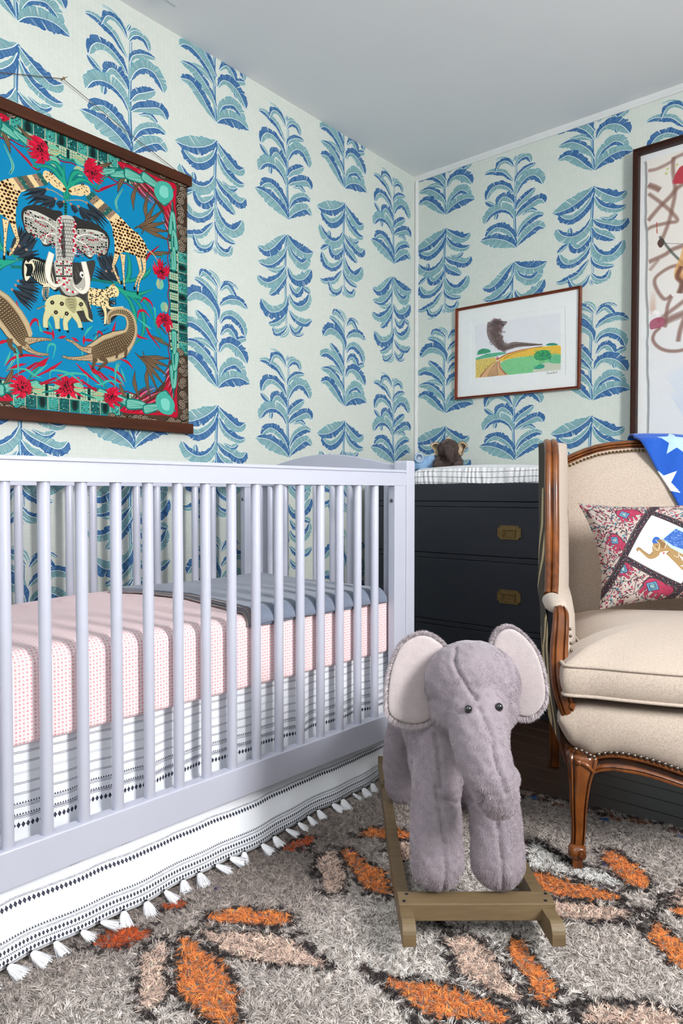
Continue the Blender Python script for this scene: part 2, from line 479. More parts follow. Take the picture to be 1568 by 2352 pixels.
    for p in ([(1250, 500), (1245, 400), (1230, 390)], [(1100, 470), (1180, 540), (1220, 560)], [(385, 970), (400, 900), (520, 915), (600, 960), (660, 1010)], [(10, 860), (40, 800), (60, 745)], [(40, 890), (180, 890), (260, 940), (320, 960)], [(715, 900), (770, 960), (830, 1030)], [(920, 1040), (925, 900), (935, 830)], [(290, 490), (310, 570), (330, 580)], [(670, 620), (700, 570), (740, 535)], [(360, 760), (380, 690), (430, 700), (410, 800)]):
        both(cv.stroke, V(p), [.002, .008, .002], c('4fb8a4'))

    # spotted giraffe (both sides)
    def giraffe():
        cr = c('ecd3a4')
        body = U([(880, 990), (960, 970), (1040, 1050), (1130, 1130), (1180, 1220), (1160, 1300), (1060, 1270), (1000, 1250), (930, 1270), (915, 1150), (900, 1060)])
        neck = U([(700, 745), (780, 830), (870, 900), (960, 970), (880, 1000), (820, 930), (740, 850), (680, 790)])
        legs = [(U, [(945, 1240), (920, 1330), (910, 1380), (960, 1500)], V, [(975, 185)]), (U, [(985, 1270), (990, 1400)], V, [(1000, 230)]), (U, [(1100, 1250), (1130, 1400), (1110, 1460)], V, [(1080, 230)]), (U, [(1150, 1280), (1160, 1400)], V, [(1120, 170), (1105, 270)])]
        for z1, a_, z2, b_ in legs:
            p = np.vstack([z1(a_), z2(b_)])
            both(cv.stroke, p, [.022, .012, .008, .006], brn)
            both(cv.stroke, p, [.019, .009, .006, .004], cr)
            for q in spline(p, 8)[::2]:
                both(cv.oval, q + r.normal(0, .0012, 2), .0016, .0016, c('4a2d17'))
            both(cv.oval, p[-1], .004, .007, dk)
        both(cv.blob, body, cr)
        both(cv.blob, neck, cr)
        poly = spline(body, 8, True)
        cen = poly.mean(0)
        gx = 0
        for i in range(-9, 10):
            for j in range(-9, 10):
                q = cen + np.array([i * .0115 + (j % 2) * .0055, j * .0105]) + r.normal(0, .0012, 2)
                rel = poly - q
                ang = np.unwrap(np.arctan2(rel[:, 1], rel[:, 0]))
                if abs(ang[-1] - ang[0]) < 3:
                    continue
                s_ = r.uniform(.8, 1.15)
                both(cv.oval, q, .0052 * s_, .0045 * s_, c('b07a3c'), n=7)
                both(cv.oval, q, .0040 * s_, .0034 * s_, c('1f120c'), n=7)
        nk = spline(U([(715, 790), (790, 860), (870, 930), (930, 985)]), 9)
        for k, q in enumerate(nk):
            d = np.array([.010, .011])
            both(cv.stroke, np.array([q - d * 1.2, q + d * 1.2]), .0085, (c('2f6f68'), c('a58a72'), cr, c('7a6a5c'))[(k // 4) % 4], smooth=False)
            both(cv.oval, q + r.normal(0, .003, 2), .002, .002, dk if k % 2 else c('c9b48c'))
        both(cv.blob, U([(540, 750), (570, 720), (640, 700), (700, 715), (715, 760), (650, 795), (600, 790), (560, 785)]), cr)
        both(cv.stroke, U([(650, 710), (645, 690)]), .004, c('5b3a1c'))
        both(cv.stroke, U([(662, 710), (662, 690)]), .004, c('5b3a1c'))
        both(cv.stroke, U([(680, 720), (700, 712)]), [.008, .002], cr)
        both(cv.oval, U([(552, 755)])[0], .006, .004, c('6b4a1f'))
        both(cv.oval, U([(628, 742)])[0], .002, .002, dk)
        for k in range(22):
            both(cv.oval, U([(r.uniform(580, 700), r.uniform(715, 785))])[0], .0014, .0014, c('3a2212'))
        both(cv.stroke, U([(1180, 1230), (1230, 1270), (1275, 1335)]), [.006, .004, .002], c('d4b078'))
    giraffe()

    # zebra (left) and leopard (right), drawn on one side only
    for q, cc in ((1.12, dk), (1.0, c('e9e0c4'))):
        P_ = V([(180, 10), (240, -10), (370, 20), (470, 60), (480, 160), (430, 240), (380, 215), (300, 190), (230, 130), (190, 160), (170, 110)])
        m0 = P_.mean(0)
        cv.blob(m0 + (P_ - m0) * q, cc)
    for x in range(200, 480, 17):
        cv.stroke(V([(x, -5 + (x - 200) * .15), (x - 14, 80), (x + 12, 190)]), [.004, .006, .002], dk)
    cv.stroke(V([(350, 200), (330, 270), (350, 330)]), [.013, .009, .007], cream)
    cv.stroke(V([(370, 210), (365, 300)]), [.010, .006], cream)
    for k in range(9):
        cv.stroke(V([(325, 225 + k * 13), (375, 222 + k * 13)]), .0025, dk, smooth=False)
    cv.blob(V([(175, 20), (230, 0), (260, 60), (225, 130), (190, 170), (172, 130)]), c('e9e0c4'))
    for k in range(5):
        cv.stroke(V([(180 + k * 12, 30), (200 + k * 10, 70), (190 + k * 8, 130)]), .004, dk)
    cv.stroke(V([(195, 10), (240, -20), (330, 10), (380, 40)]), .008, dk)
    Lp = V([(680, 220), (760, 230), (850, 235), (900, 200), (950, 240), (945, 295), (880, 310), (850, 370), (760, 370), (690, 330)])
    cv.blob(Lp, c('ecd9a8'))
    for a_ in ([(850, 340), (880, 390), (990, 385)], [(820, 350), (845, 430), (840, 520)], [(700, 330), (720, 400)]):
        cv.stroke(V(a_), [.018, .009, .007], c('ecd9a8'))
    for k in range(150):
        q = V([(r.uniform(690, 930), r.uniform(225, 370))])[0]
        cv.oval(q, .0022, .0018, c('2a1a10'))
    cv.oval(V([(905, 205)])[0], .005, .004, c('c9a468'))

    # the big elephant's head with patchwork ears
    gray, lg = c('6d6a66'), c('c8c6bd')
    both(cv.blob, U([(575, 960), (650, 985), (760, 1020), (850, 1090), (880, 1160), (870, 1230), (840, 1290), (760, 1270), (720, 1310), (640, 1250), (590, 1200), (580, 1100)]), c('3b3936'))
    both(cv.blob, U([(600, 1075), (680, 1065), (780, 1080), (850, 1120), (865, 1190), (840, 1270), (770, 1255), (720, 1295), (650, 1240), (600, 1190)]), c('d4d2c6'))
    for i in range(15):
        for j in range(12):
            q = np.array([605 + i * 17.5, 1075 + j * 19 + (i % 3) * 3])
            if (q[0] - 600) / 270 + 0 > 1 or q[1] > 1290 - (i * 1.5) or (q[1] < 1062 + i * 4.0):
                continue
            k = r.integers(0, 6)
            cc = (crim, c('e8e6da'), c('b9b7ac'), c('dcdacf'), c('171517'), c('e8e6da'))[k]
            e = 6.4
            both(cv.fill, U([q + [-e, -e], q + [e, -e * .8], q + [e, e], q + [-e, e * .8]]), cc)
            both(cv.stroke, U([q + [-e, -e], q + [e, -e * .8], q + [e, e], q + [-e, e * .8], q + [-e, -e]]), .001, c('2b2a29'), smooth=False)
    for a_ in ([(600, 1130), (700, 1110), (850, 1160)], [(600, 1150), (690, 1200), (720, 1290)]):
        both(cv.stroke, U(a_), [.004, .003, .002], c('f0eee6'))
    cv.blob(U([(440, 990), (515, 950), (590, 990), (600, 1150), (600, 1250), (575, 1340), (570, 1450), (470, 1450), (440, 1340), (432, 1240), (430, 1130)]), lg)
    body = V([(420, 20), (640, 20), (760, 10), (720, 200), (700, 300), (740, 480), (640, 500), (560, 440), (470, 260), (430, 200)])
    cv.blob(body, c('4a4744'))
    for k in range(70):
        q = V([(r.uniform(560, 700), r.uniform(0, 430))])[0]
        cv.stroke([q, q + [.004, -.018]], .0012, c('8c8882') if k % 2 else c('2a2826'))
    for j in range(16):
        y_ = 985 + j * 30
        ww = 75 - abs(j - 6) * 1.2
        cv.stroke(U([(515 - ww, y_ + 8), (515, y_), (515 + ww, y_ + 8)]), .0012, c('2d2b2a'))
        for i in range(-3, 4):
            xx = 515 + (i + (j % 2) * .5) * 21
            cv.stroke(U([(xx, y_), (xx, y_ + 30)]), .0011, c('3b3937'), smooth=False)
    for t_ in range(20):
        both(cv.oval, U([(590 + 10 * math.sin(t_), 1010 + t_ * 13)])[0], .0038, .0032, (crim, c('f2d9dc'), c('a3102c'))[t_ % 3])
    cv.stroke(U([(500, 1010), (495, 1180), (505, 1300)]), [.004, .016, .010], c('1c1a1a'), .55)
    # curled trunk end
    cv.blob(V([(430, 0), (560, 0), (575, 130), (600, 200), (650, 160), (660, 100), (690, 110), (680, 220), (600, 285), (520, 280), (460, 200), (430, 100)]), c('bdbbb0'))
    for i in range(8):
        for j in range(12):
            q = np.array([438 + i * 17, 5 + j * 17])
            if j > 8 and i > 6:
                continue
            cv.fill(V([q, q + [13, 0], q + [13, 12], q + [0, 12]]), (crim, c('e8e6da'), c('c8c6ba'), c('e8e6da'), c('161416'))[(i * 3 + j * 2 + i * j) % 5])
    for k in range(14):
        a_ = k / 13 * 2.6
        cv.oval(V([(585 - 85 * math.cos(a_ - .3), 175 + 85 * math.sin(a_ - .3))])[0], .0048, .004, (crim, c('efeee6'), c('c8c6ba'))[k % 3])
    cv.oval(V([(655, 118)])[0], .009, .010, c('efeee6'))
    cv.oval(V([(655, 122)])[0], .003, .004, dk)
    both_t = [(400, -60), (370, 60), (375, 150), (420, 205), (480, 195), (500, 160)]
    both(cv.stroke, V(both_t), [.020, .022, .018, .014, .008, .003], c('b8ab98'))
    both(cv.stroke, V(both_t), [.016, .018, .014, .010, .005, .001], c('f1ece0'))
    # calf with rosettes
    calf = V([(345, 350), (380, 300), (460, 280), (540, 300), (620, 300), (670, 340), (690, 400), (600, 420), (540, 470), (440, 470), (370, 440), (345, 400)])
    cv.blob(calf * 1.0, c('d8d3a6'))
    for a_ in ([(375, 420), (350, 480), (350, 550)], [(440, 450), (450, 560)], [(545, 440), (515, 500), (520, 570)], [(580, 430), (625, 500), (640, 550)]):
        cv.stroke(V(a_), [.026, .018, .017], c('8c8a6a'))
        cv.stroke(V(a_), [.023, .015, .014], c('d8d3a6'))
        cv.oval(V([a_[-1]])[0] + [.006, -.003], .004, .004, dk)
    cv.stroke(V([(640, 340), (680, 400), (700, 470), (740, 500)]), [.026, .018, .010, .006], c('8c8a6a'))
    cv.stroke(V([(640, 340), (680, 400), (700, 470), (740, 500)]), [.022, .014, .008, .004], c('d8d3a6'))
    cv.blob(V([(520, 310), (590, 300), (610, 350), (590, 430), (545, 400), (515, 360)]), c('b3af86'))
    for k in range(4):
        cv.stroke(V([(530 + k * 8, 325 + k * 20), (560 + k * 8, 318 + k * 22), (592, 330 + k * 22)]), .0015, c('6b6848'))
    cv.stroke(V([(350, 370), (310, 385), (280, 400)]), [.004, .003, .006], c('8c8a6a'))
    for q in ((405, 345), (485, 355), (435, 425), (525, 435), (645, 358)):
        for k in range(7):
            cv.oval(V([(q[0] + 11 * math.cos(k), q[1] + 11 * math.sin(k))])[0], .0028, .0028, c('3a3226'))
    # crocodiles
    scl, sc2 = c('6e5a42'), c('cbb896')

    def croc(pts, w_, snout, jaw, m=1):
        mm = np.array([m, 1])
        P_ = spline(V(pts), 12) * mm
        cv.stroke(P_, np.array(w_) * 1.06, c('3d2f22'), smooth=False)
        cv.stroke(P_, w_, sc2, smooth=False)
        cv.stroke(P_, np.array(w_) * .72, scl, smooth=False)
        W_ = np.interp(np.linspace(0, 1, len(P_)), np.linspace(0, 1, len(w_)), w_)
        d = np.gradient(P_, axis=0)
        d /= np.linalg.norm(d, axis=1, keepdims=True)
        for k in range(0, len(P_)):
            n_ = np.array([-d[k][1], d[k][0]])
            for t in np.linspace(-.45, .45, 9):
                cv.oval(P_[k] + n_ * W_[k] * t, .0019, .0015, c('c9b38c') if abs(t) > .3 or (k % 2) else c('32251a'))
            cv.stroke([P_[k] + n_ * W_[k] * .5, P_[k] + n_ * W_[k] * .5 + n_ * .004], [.003, .0008], sc2, smooth=False)
        for pts2 in (snout, jaw):
            cv.stroke(V(pts2) * mm, [.026, .015, .010, .007], c('4a3a2a'))
            cv.stroke(V(pts2) * mm, [.022, .012, .008, .005], c('c2a988'))
            for q in spline(V(pts2), 8) * mm:
                cv.oval(q + r.normal(0, .002, 2), .0015, .0012, c('5f4b35'))
    croc([(870, 520), (880, 450), (940, 420), (1020, 440), (1055, 520), (1040, 610), (960, 680), (860, 720), (770, 750), (700, 760)], [.006, .014, .022, .030, .036, .048, .085, .085, .065, .045],
         [(730, 740), (650, 720), (580, 670), (520, 645)], [(740, 790), (650, 800), (560, 800), (490, 785)])
    croc([(-160, 330), (-120, 300), (-30, 370), (60, 480), (120, 570), (170, 650), (200, 680)], [.02, .06, .08, .085, .08, .06, .04],
         [(190, 660), (270, 650), (340, 645), (400, 650)], [(180, 700), (230, 740), (300, 765), (375, 770)])
    for q in ([(800, 790), (850, 830), (790, 880)], [(760, 800), (740, 870)], [(940, 720), (935, 780)], [(980, 700), (1010, 730), (1005, 780)], [(50, 640), (60, 700), (100, 740)], [(130, 700), (150, 760)]):
        cv.stroke(V(q), [.020, .012, .010], c('6e5a42'))
        for e in (-1, 0, 1):
            cv.stroke(V([q[-1], (q[-1][0] + e * 12, q[-1][1] + 22)]), .0022, c('3a2c20'))
    for q in ((712, 745), (190, 655)):
        cv.oval(V([q])[0], .004, .0035, c('e8dcc0'))
        cv.oval(V([q])[0], .0015, .0018, dk)
    # tiny lettering along the crocodile's back
    FONT = {'H': ['00-02', '20-22', '01-21'], 'E': ['00-02', '00-20', '01-11', '02-22'], 'R': ['00-02', '02-22', '22-21', '21-01', '11-20'], 'M': ['00-02', '02-11', '11-22', '22-20'], 'S': ['00-20', '20-21', '21-01', '01-02', '02-22'], '-': ['01-21'], 'P': ['00-02', '02-22', '22-21', '21-01'], 'A': ['00-12', '12-20', '01-21'], 'I': ['10-12']}
    pA, pB = V([(745, 625)])[0], V([(872, 562)])[0]
    word = 'HERMES-PARIS'
    d = (pB - pA) / len(word)
    n_ = np.array([-d[1], d[0]]) / np.linalg.norm(d) * .0055
    for i, ch in enumerate(word):
        o = pA + d * i
        for sg in FONT[ch]:
            a_, b_ = [(int(k[0]), int(k[1])) for k in sg.split('-', 1)] if ch != '-' else [(0, 1), (2, 1)]
            cv.stroke([o + d * .34 * a_[0] + n_ * .5 * a_[1], o + d * .34 * b_[0] + n_ * .5 * b_[1]], .0008, c('0b3550'), smooth=False)
    cv.a = np.clip(cv.a, 0, 1) ** 1.18 * .95          # ink soaks a little into the silk
    return cv


def view_plane(p, axis, val):
    """photo pixels -> points of the plane axis = val (0: x, 1: y, 2: z); used for measuring prints and the rug's pattern"""
    p = np.atleast_2d(np.asarray(p, float))
    cy_, sy_, cp, sp = math.cos(YAW), math.sin(YAW), math.cos(PITCH), math.sin(PITCH)
    fwd = np.array([-sy_ * cp, cy_ * cp, -sp])
    rgt = np.array([cy_, sy_, 0])
    up = np.cross(rgt, fwd)
    r = fwd * FOC + np.outer(p[:, 0] - 784, rgt) - np.outer(p[:, 1] - 1176, up)
    k = (val - CAM_POS[axis]) / r[:, axis]
    return np.array(CAM_POS) + r * k[:, None]


def train_print_canvas():
    x0, z0, w, h = .262, 1.358, .580, .404
    cv = Canvas(x0, z0, w, h, 2200, hexc('eaebea'))
    r = np.random.default_rng(8)
    c = hexc
    cv.T = lambda p: view_plane(np.atleast_2d(p) / 4.9 + [1030, 650], 1, -.012)[:, [0, 2]]
    # sheet edge lines of the mat's bevel
    cv.stroke([(222, 432), (228, 1145)], .0022, c('f7f8f8'), smooth=False)
    cv.stroke([(1282, 258), (1292, 1040)], .0013, c('a8aaa8'), smooth=False)
    cv.stroke([(222, 432), (1282, 258)], .0006, c('cfd2d0'), smooth=False)
    sheet = [(270, 480), (1230, 330), (1237, 972), (282, 1072)]
    cv.fill(sheet, c('e3e4e8'))
    # far trees, fields
    cv.fill([(282, 850), (400, 800), (560, 780), (640, 790), (500, 830), (282, 870)], c('58b08c'))
    cv.blob([(300, 810), (310, 770), (360, 742), (420, 748), (450, 775), (400, 795), (340, 805)], c('2f9a6c'))
    for k in range(60):
        cv.oval((r.uniform(305, 445), r.uniform(748, 800)), .0016, .0012, (c('3fbf78'), c('1c6f5c'), c('27507a'))[k % 3])
    for x in (345, 370, 400, 420):
        cv.stroke([(x, 795), (x, 820)], .0006, c('3b4a3a'))
    cv.fill([(282, 870), (500, 835), (520, 870), (470, 940), (330, 1066), (282, 1072)], c('dcc266'))
    for k in range(160):
        x, y = r.uniform(285, 500), r.uniform(850, 1060)
        if y < 1070 - (x - 282) * .75:
            cv.stroke([(x, y), (x + r.uniform(-4, 4), y + 22)], .0009, (c('7c7a2e'), c('a98a3a'), c('efe08e'))[k % 3])
    cv.fill(spline([(530, 880), (640, 800), (780, 760), (950, 725), (1080, 712), (1230, 706), (1232, 820), (1000, 820), (800, 830), (640, 860), (590, 880)], 4, True), c('e9bd3d'))
    for k in range(120):
        x = r.uniform(700, 1228)
        cv.stroke([(x, r.uniform(725, 815)), (x + 18, r.uniform(725, 815) * 0 + r.uniform(730, 815))], .0006, (c('d79b2a'), c('f7dd74'))[k % 2], .5)
    cv.fill(spline([(560, 905), (640, 862), (800, 832), (950, 815), (1230, 800), (1236, 975), (640, 1035), (600, 1000), (570, 950)], 4, True), c('7cc98a'))
    for k in range(500):
        x, y = r.uniform(575, 1000), r.uniform(845, 1020)
        cv.stroke([(x, y), (x + 8, y - 6)], .0006, (c('52b06e'), c('a5dca0'), c('3f9f78'))[k % 3], .6)
    cv.fill(spline([(940, 968), (1000, 930), (1060, 895), (1236, 895), (1237, 972), (940, 1002)], 4, True), c('c9cdb8'))
    cv.blob([(1100, 870), (1160, 820), (1236, 815), (1236, 895), (1130, 900)], c('63b887'))
    cv.blob([(935, 960), (1000, 915), (1055, 925), (1040, 955), (980, 968)], c('2f9a7c'))
    # track and embankment
    cv.fill(spline([(330, 1066), (440, 950), (520, 880), (560, 880), (560, 930), (600, 1000), (635, 1036)], 4, True), c('d9a878'))
    cv.stroke([(330, 1060), (430, 940), (500, 885)], [.006, .003, .002], c('9c5a44'))
    cv.stroke([(545, 880), (555, 950), (625, 1030)], [.002, .004, .006], c('a2614a'))
    for k in range(12):
        t = k / 11
        y = 900 + 150 * t
        cv.stroke([(505 - 85 * t, y + 3), (525 + 10 * t, y)], .0009 + .0008 * t, c('6b5a48'), smooth=False)
    cv.stroke([(415, 1056), (460, 970), (525, 890)], [.0016, .0008], c('2a2a2c'))
    cv.stroke([(535, 1040), (520, 960), (528, 890)], [.0016, .0008], c('3a3a3c'))
    mat = c('eaebea')
    cv.fill([(1237, 600), (1281, 600), (1289, 1036), (600, 1110), (1237, 973)], mat)
    cv.fill([(282, 1073), (640, 1036), (1237, 973), (1237, 1030), (282, 1120)], mat)
    for k in range(700):
        x, y = r.uniform(570, 1228), r.uniform(712, 835)
        t_ = (x - 570) / 660
        if 815 - 100 * t_ ** .6 + 12 < y < 850 - 30 * t_:
            cv.stroke([(x, y), (x + 14, y - 3)], .0007, (c('f6dc6a'), c('d9992a'), c('efc95a'), c('c98a34'))[k % 4], .6, n=2)
    for k in range(420):
        a_, b_ = r.normal(0, 1, 2)
        cv.oval((1035 + 42 * a_, 808 + 24 * b_), .0014, .0010, (c('49c25a'), c('1d6b52'), c('2a6f9a'), c('7fd86a'), c('2f9a5e'))[k % 5], .85, n=7)
    for k in range(160):
        cv.oval((r.uniform(1105, 1234), r.uniform(822, 896)), .0013, .0009, (c('7ccf8a'), c('3f9f6a'), c('a9e0a0'))[k % 3], .8, n=7)
        cv.oval((990 + r.normal(0, 28), 942 + r.normal(0, 10)), .0011, .0008, (c('2a8f8a'), c('4fc08a'))[k % 2], .8, n=7)
    # the train
    cv.stroke([(530, 860), (640, 800), (780, 760), (930, 728), (1020, 715)], [.0065, .0045, .003, .0018], c('c9763a'))
    cv.stroke([(640, 795), (780, 757), (900, 733)], [.003, .002], c('b84a4a'))
    cv.stroke([(600, 850), (700, 800), (860, 755)], [.002, .001], c('5b3a30'))
    cv.oval((524, 850), .0062, .0078, c('c4282c'))
    cv.oval((522, 848), .0022, .003, c('efe9e4'))
    cv.stroke([(940, 724), (1022, 716), (1020, 686), (980, 694)], .0014, c('2b2326'))
    # smoke: many soft strokes
    path = spline([(1015, 690), (900, 695), (800, 692), (690, 710), (600, 735), (550, 690), (510, 600), (500, 520), (530, 450)], 26)
    wid = np.interp(np.linspace(0, 1, len(path)), [0, .2, .45, .6, .8, 1], [3, 18, 34, 62, 85, 88])
    cv.blob([(410, 460), (440, 440), (620, 432), (615, 470), (560, 520), (540, 570), (580, 600), (590, 650), (610, 690), (700, 665), (800, 668), (1000, 688), (900, 708), (760, 722), (680, 745), (600, 758), (540, 750), (480, 700), (430, 640), (405, 560)], c('5a4644'), .7)
    for q in path[::4]:
        pass
    for k in range(0, len(path), 3):
        ww = wid[k] * .5
        for q in range(16):
            cv.oval(path[k] + [r.normal(0, .8 * ww), r.normal(0, .8 * ww)], (ww * r.uniform(.15, .45) + 2) * .00048, (ww * r.uniform(.15, .4) + 2) * .00048, (c('5b4346'), c('7b5a60'), c('4a3a34'), c('6e6250'), c('8a6a6c'), c('3b2f2e'))[r.integers(0, 6)], .4)
    for k in range(2600):
        i = r.integers(0, len(path))
        o = r.normal(0, .36, 2)
        q = path[i] + o * wid[i]
        if q[1] < 480 - (q[0] - 400) * .22 or q[1] < 432:
            continue
        e = math.hypot(*o)
        col = (c('3d3230'), c('5b4040'), c('6b5a4a'), c('77505c'), c('4a4a3e'))[r.integers(0, 5)]
        if e > .55:
            col = col * .6 + c('b5a898') * .4
        a_ = r.uniform(0, 3.1)
        cv.stroke([q, q + [9 * math.cos(a_), 9 * math.sin(a_)]], r.uniform(.0008, .0018), col, .55)
    # right-hand trees
    cv.blob([(945, 850), (940, 800), (990, 765), (1060, 752), (1115, 780), (1130, 840), (1080, 860), (1000, 870)], c('2f9a5e'))
    for k in range(150):
        cv.oval((r.uniform(948, 1125), r.uniform(760, 862)), .0022, .0014, (c('3fc04f'), c('1f6a5c'), c('285a86'), c('5fd060'))[k % 4])
    for x in (1000, 1020, 1040):
        cv.stroke([(x, 860), (x + 8, 910)], .001, c('3b3a30'))
    cv.blob([(1070, 700), (1100, 678), (1160, 674), (1205, 692), (1150, 702)], c('2f8f72'))
    for x in range(640, 1200, 50):
        cv.stroke([(x, 850 - (x - 640) * .08), (x, 832 - (x - 640) * .08)], .0006, c('6b5a30'))
    # pencilled signature
    ink = c('1c1c1e')
    for s_ in ([(1078, 1030), (1088, 1000)], [(1076, 1006), (1098, 1002), (1104, 1018), (1086, 1030)], [(1108, 1022), (1106, 1012), (1114, 1012), (1114, 1022)], [(1118, 1010), (1121, 1020), (1126, 1008)], [(1130, 1008), (1130, 1018)], [(1142, 1020), (1140, 996), (1136, 1018), (1130, 1010)],
               [(1152, 1022), (1156, 994), (1168, 998), (1156, 1008)], [(1162, 1012), (1168, 1006), (1164, 1016), (1172, 1012)], [(1176, 1012), (1174, 1006), (1182, 1004), (1182, 1012)], [(1190, 1012), (1190, 986)], [(1184, 996), (1200, 990)]):
        cv.stroke(s_, .0009, ink, n=4)
    return cv


def abstract_canvas():
    x0, z0, w, h = 1.13, .90, .86, 1.36
    cv = Canvas(x0, z0, w, h, 900, hexc('e3e0de'))
    r = np.random.default_rng(9)
    c = hexc
    cv.T = lambda p: view_plane(np.atleast_2d(p) / 3.054 + [1400, 280], 1, -.03)[:, [0, 2]]
    X = np.linspace(0, 1, cv.W)[None, :, None]
    Yv = np.linspace(0, 1, cv.H)[:, None, None]
    cv.a[:] = hexc('dfe1e6') * (1 - np.clip(Yv * 2.2 - .5, 0, 1)) + hexc('e2dcd4') * np.clip(Yv * 2.2 - .5, 0, 1)
    b = c('7a5347')
    for pts, w_, al in (([(265, 340), (330, 325), (420, 280), (480, 235), (700, 150)], .018, .6), ([(445, 240), (440, 330), (455, 480), (430, 620), (410, 700), (380, 780), (350, 850)], .020, .7),
                        ([(265, 440), (310, 455), (350, 475)], .026, .95), ([(268, 500), (350, 560), (430, 630), (470, 690), (400, 705), (300, 730), (262, 750)], .018, .7),
                        ([(265, 690), (340, 600), (420, 520), (470, 460), (560, 400)], .022, .75), ([(270, 980), (380, 930), (440, 890), (560, 850)], .022, .75),
                        ([(275, 1040), (340, 960)], .02, .4), ([(560, 1000), (440, 1010), (350, 1060), (310, 1110), (330, 1180), (380, 1240), (430, 1215)], .018, .75),
                        ([(430, 1220), (400, 1300), (385, 1440)], .018, .75), ([(560, 1220), (470, 1290), (390, 1350), (330, 1400)], .022, .7), ([(380, 1400), (470, 1360), (580, 1320), (760, 1280)], .034, .85),
                        ([(520, 1370), (490, 1460), (475, 1540)], .022, .8), ([(350, 1440), (310, 1480), (300, 1530), (340, 1580), (410, 1605), (500, 1600), (600, 1560)], .017, .85),
                        ([(520, 960), (480, 1050), (520, 1120), (500, 1200)], .020, .8), ([(600, 300), (760, 500), (900, 800)], .02, .6), ([(700, 900), (900, 1000), (1000, 1300)], .02, .6), ([(640, 1250), (820, 1150), (1000, 1300), (800, 1500)], .02, .6)):
        cv.soft(pts, w_, b, al)
    for k in range(9):
        cv.soft([(300 - k, 1190 + 20 * k), (300, 1320)], .03, c('c9a08c'), .12)
    cv.blob([(445, 400), (470, 340), (513, 300), (640, 280), (660, 400), (560, 420), (480, 430), (450, 425)], c('b5283a'))
    for k in range(30):
        cv.oval((r.uniform(440, 560), r.uniform(405, 430)), .003, .002, c('b5283a'))
    for p in ((470, 295), (395, 360), (402, 325)):
        for k in range(5):
            cv.oval((p[0] + r.normal(0, 5), p[1] + r.normal(0, 5)), .0022, .002, c('a9b83a'))
    cv.blob([(280, 1400), (330, 1370), (380, 1380), (375, 1430), (310, 1450), (280, 1450)], c('9c3f5a'), .85)
    cv.blob([(330, 850), (350, 815), (375, 820), (378, 850), (352, 880)], c('4a2a20'))
    cv.soft([(345, 800), (430, 910), (520, 1000)], .012, c('3a4038'), .8)
    cv.stroke([(370, 848), (560, 855)], .0012, c('3a3a3a'))
    cv.stroke([(325, 700), (328, 780)], .003, c('a83a2a'))
    cv.blob([(450, 1040), (490, 940), (530, 820), (620, 850), (600, 1060), (470, 1110)], c('d9a05a'), .75)
    cv.soft([(500, 1010), (470, 1080), (500, 1130), (480, 1200)], .022, c('5b2f20'), .9)
    cv.soft([(305, 1330), (345, 1345)], .02, c('f2efec'), .9)
    cv.soft([(430, 1850), (520, 1780), (640, 1760)], .10, c('cdd6e4'), .5)
    cv.soft([(470, 2000), (640, 1900)], .14, c('c4d0e2'), .5)
    return cv


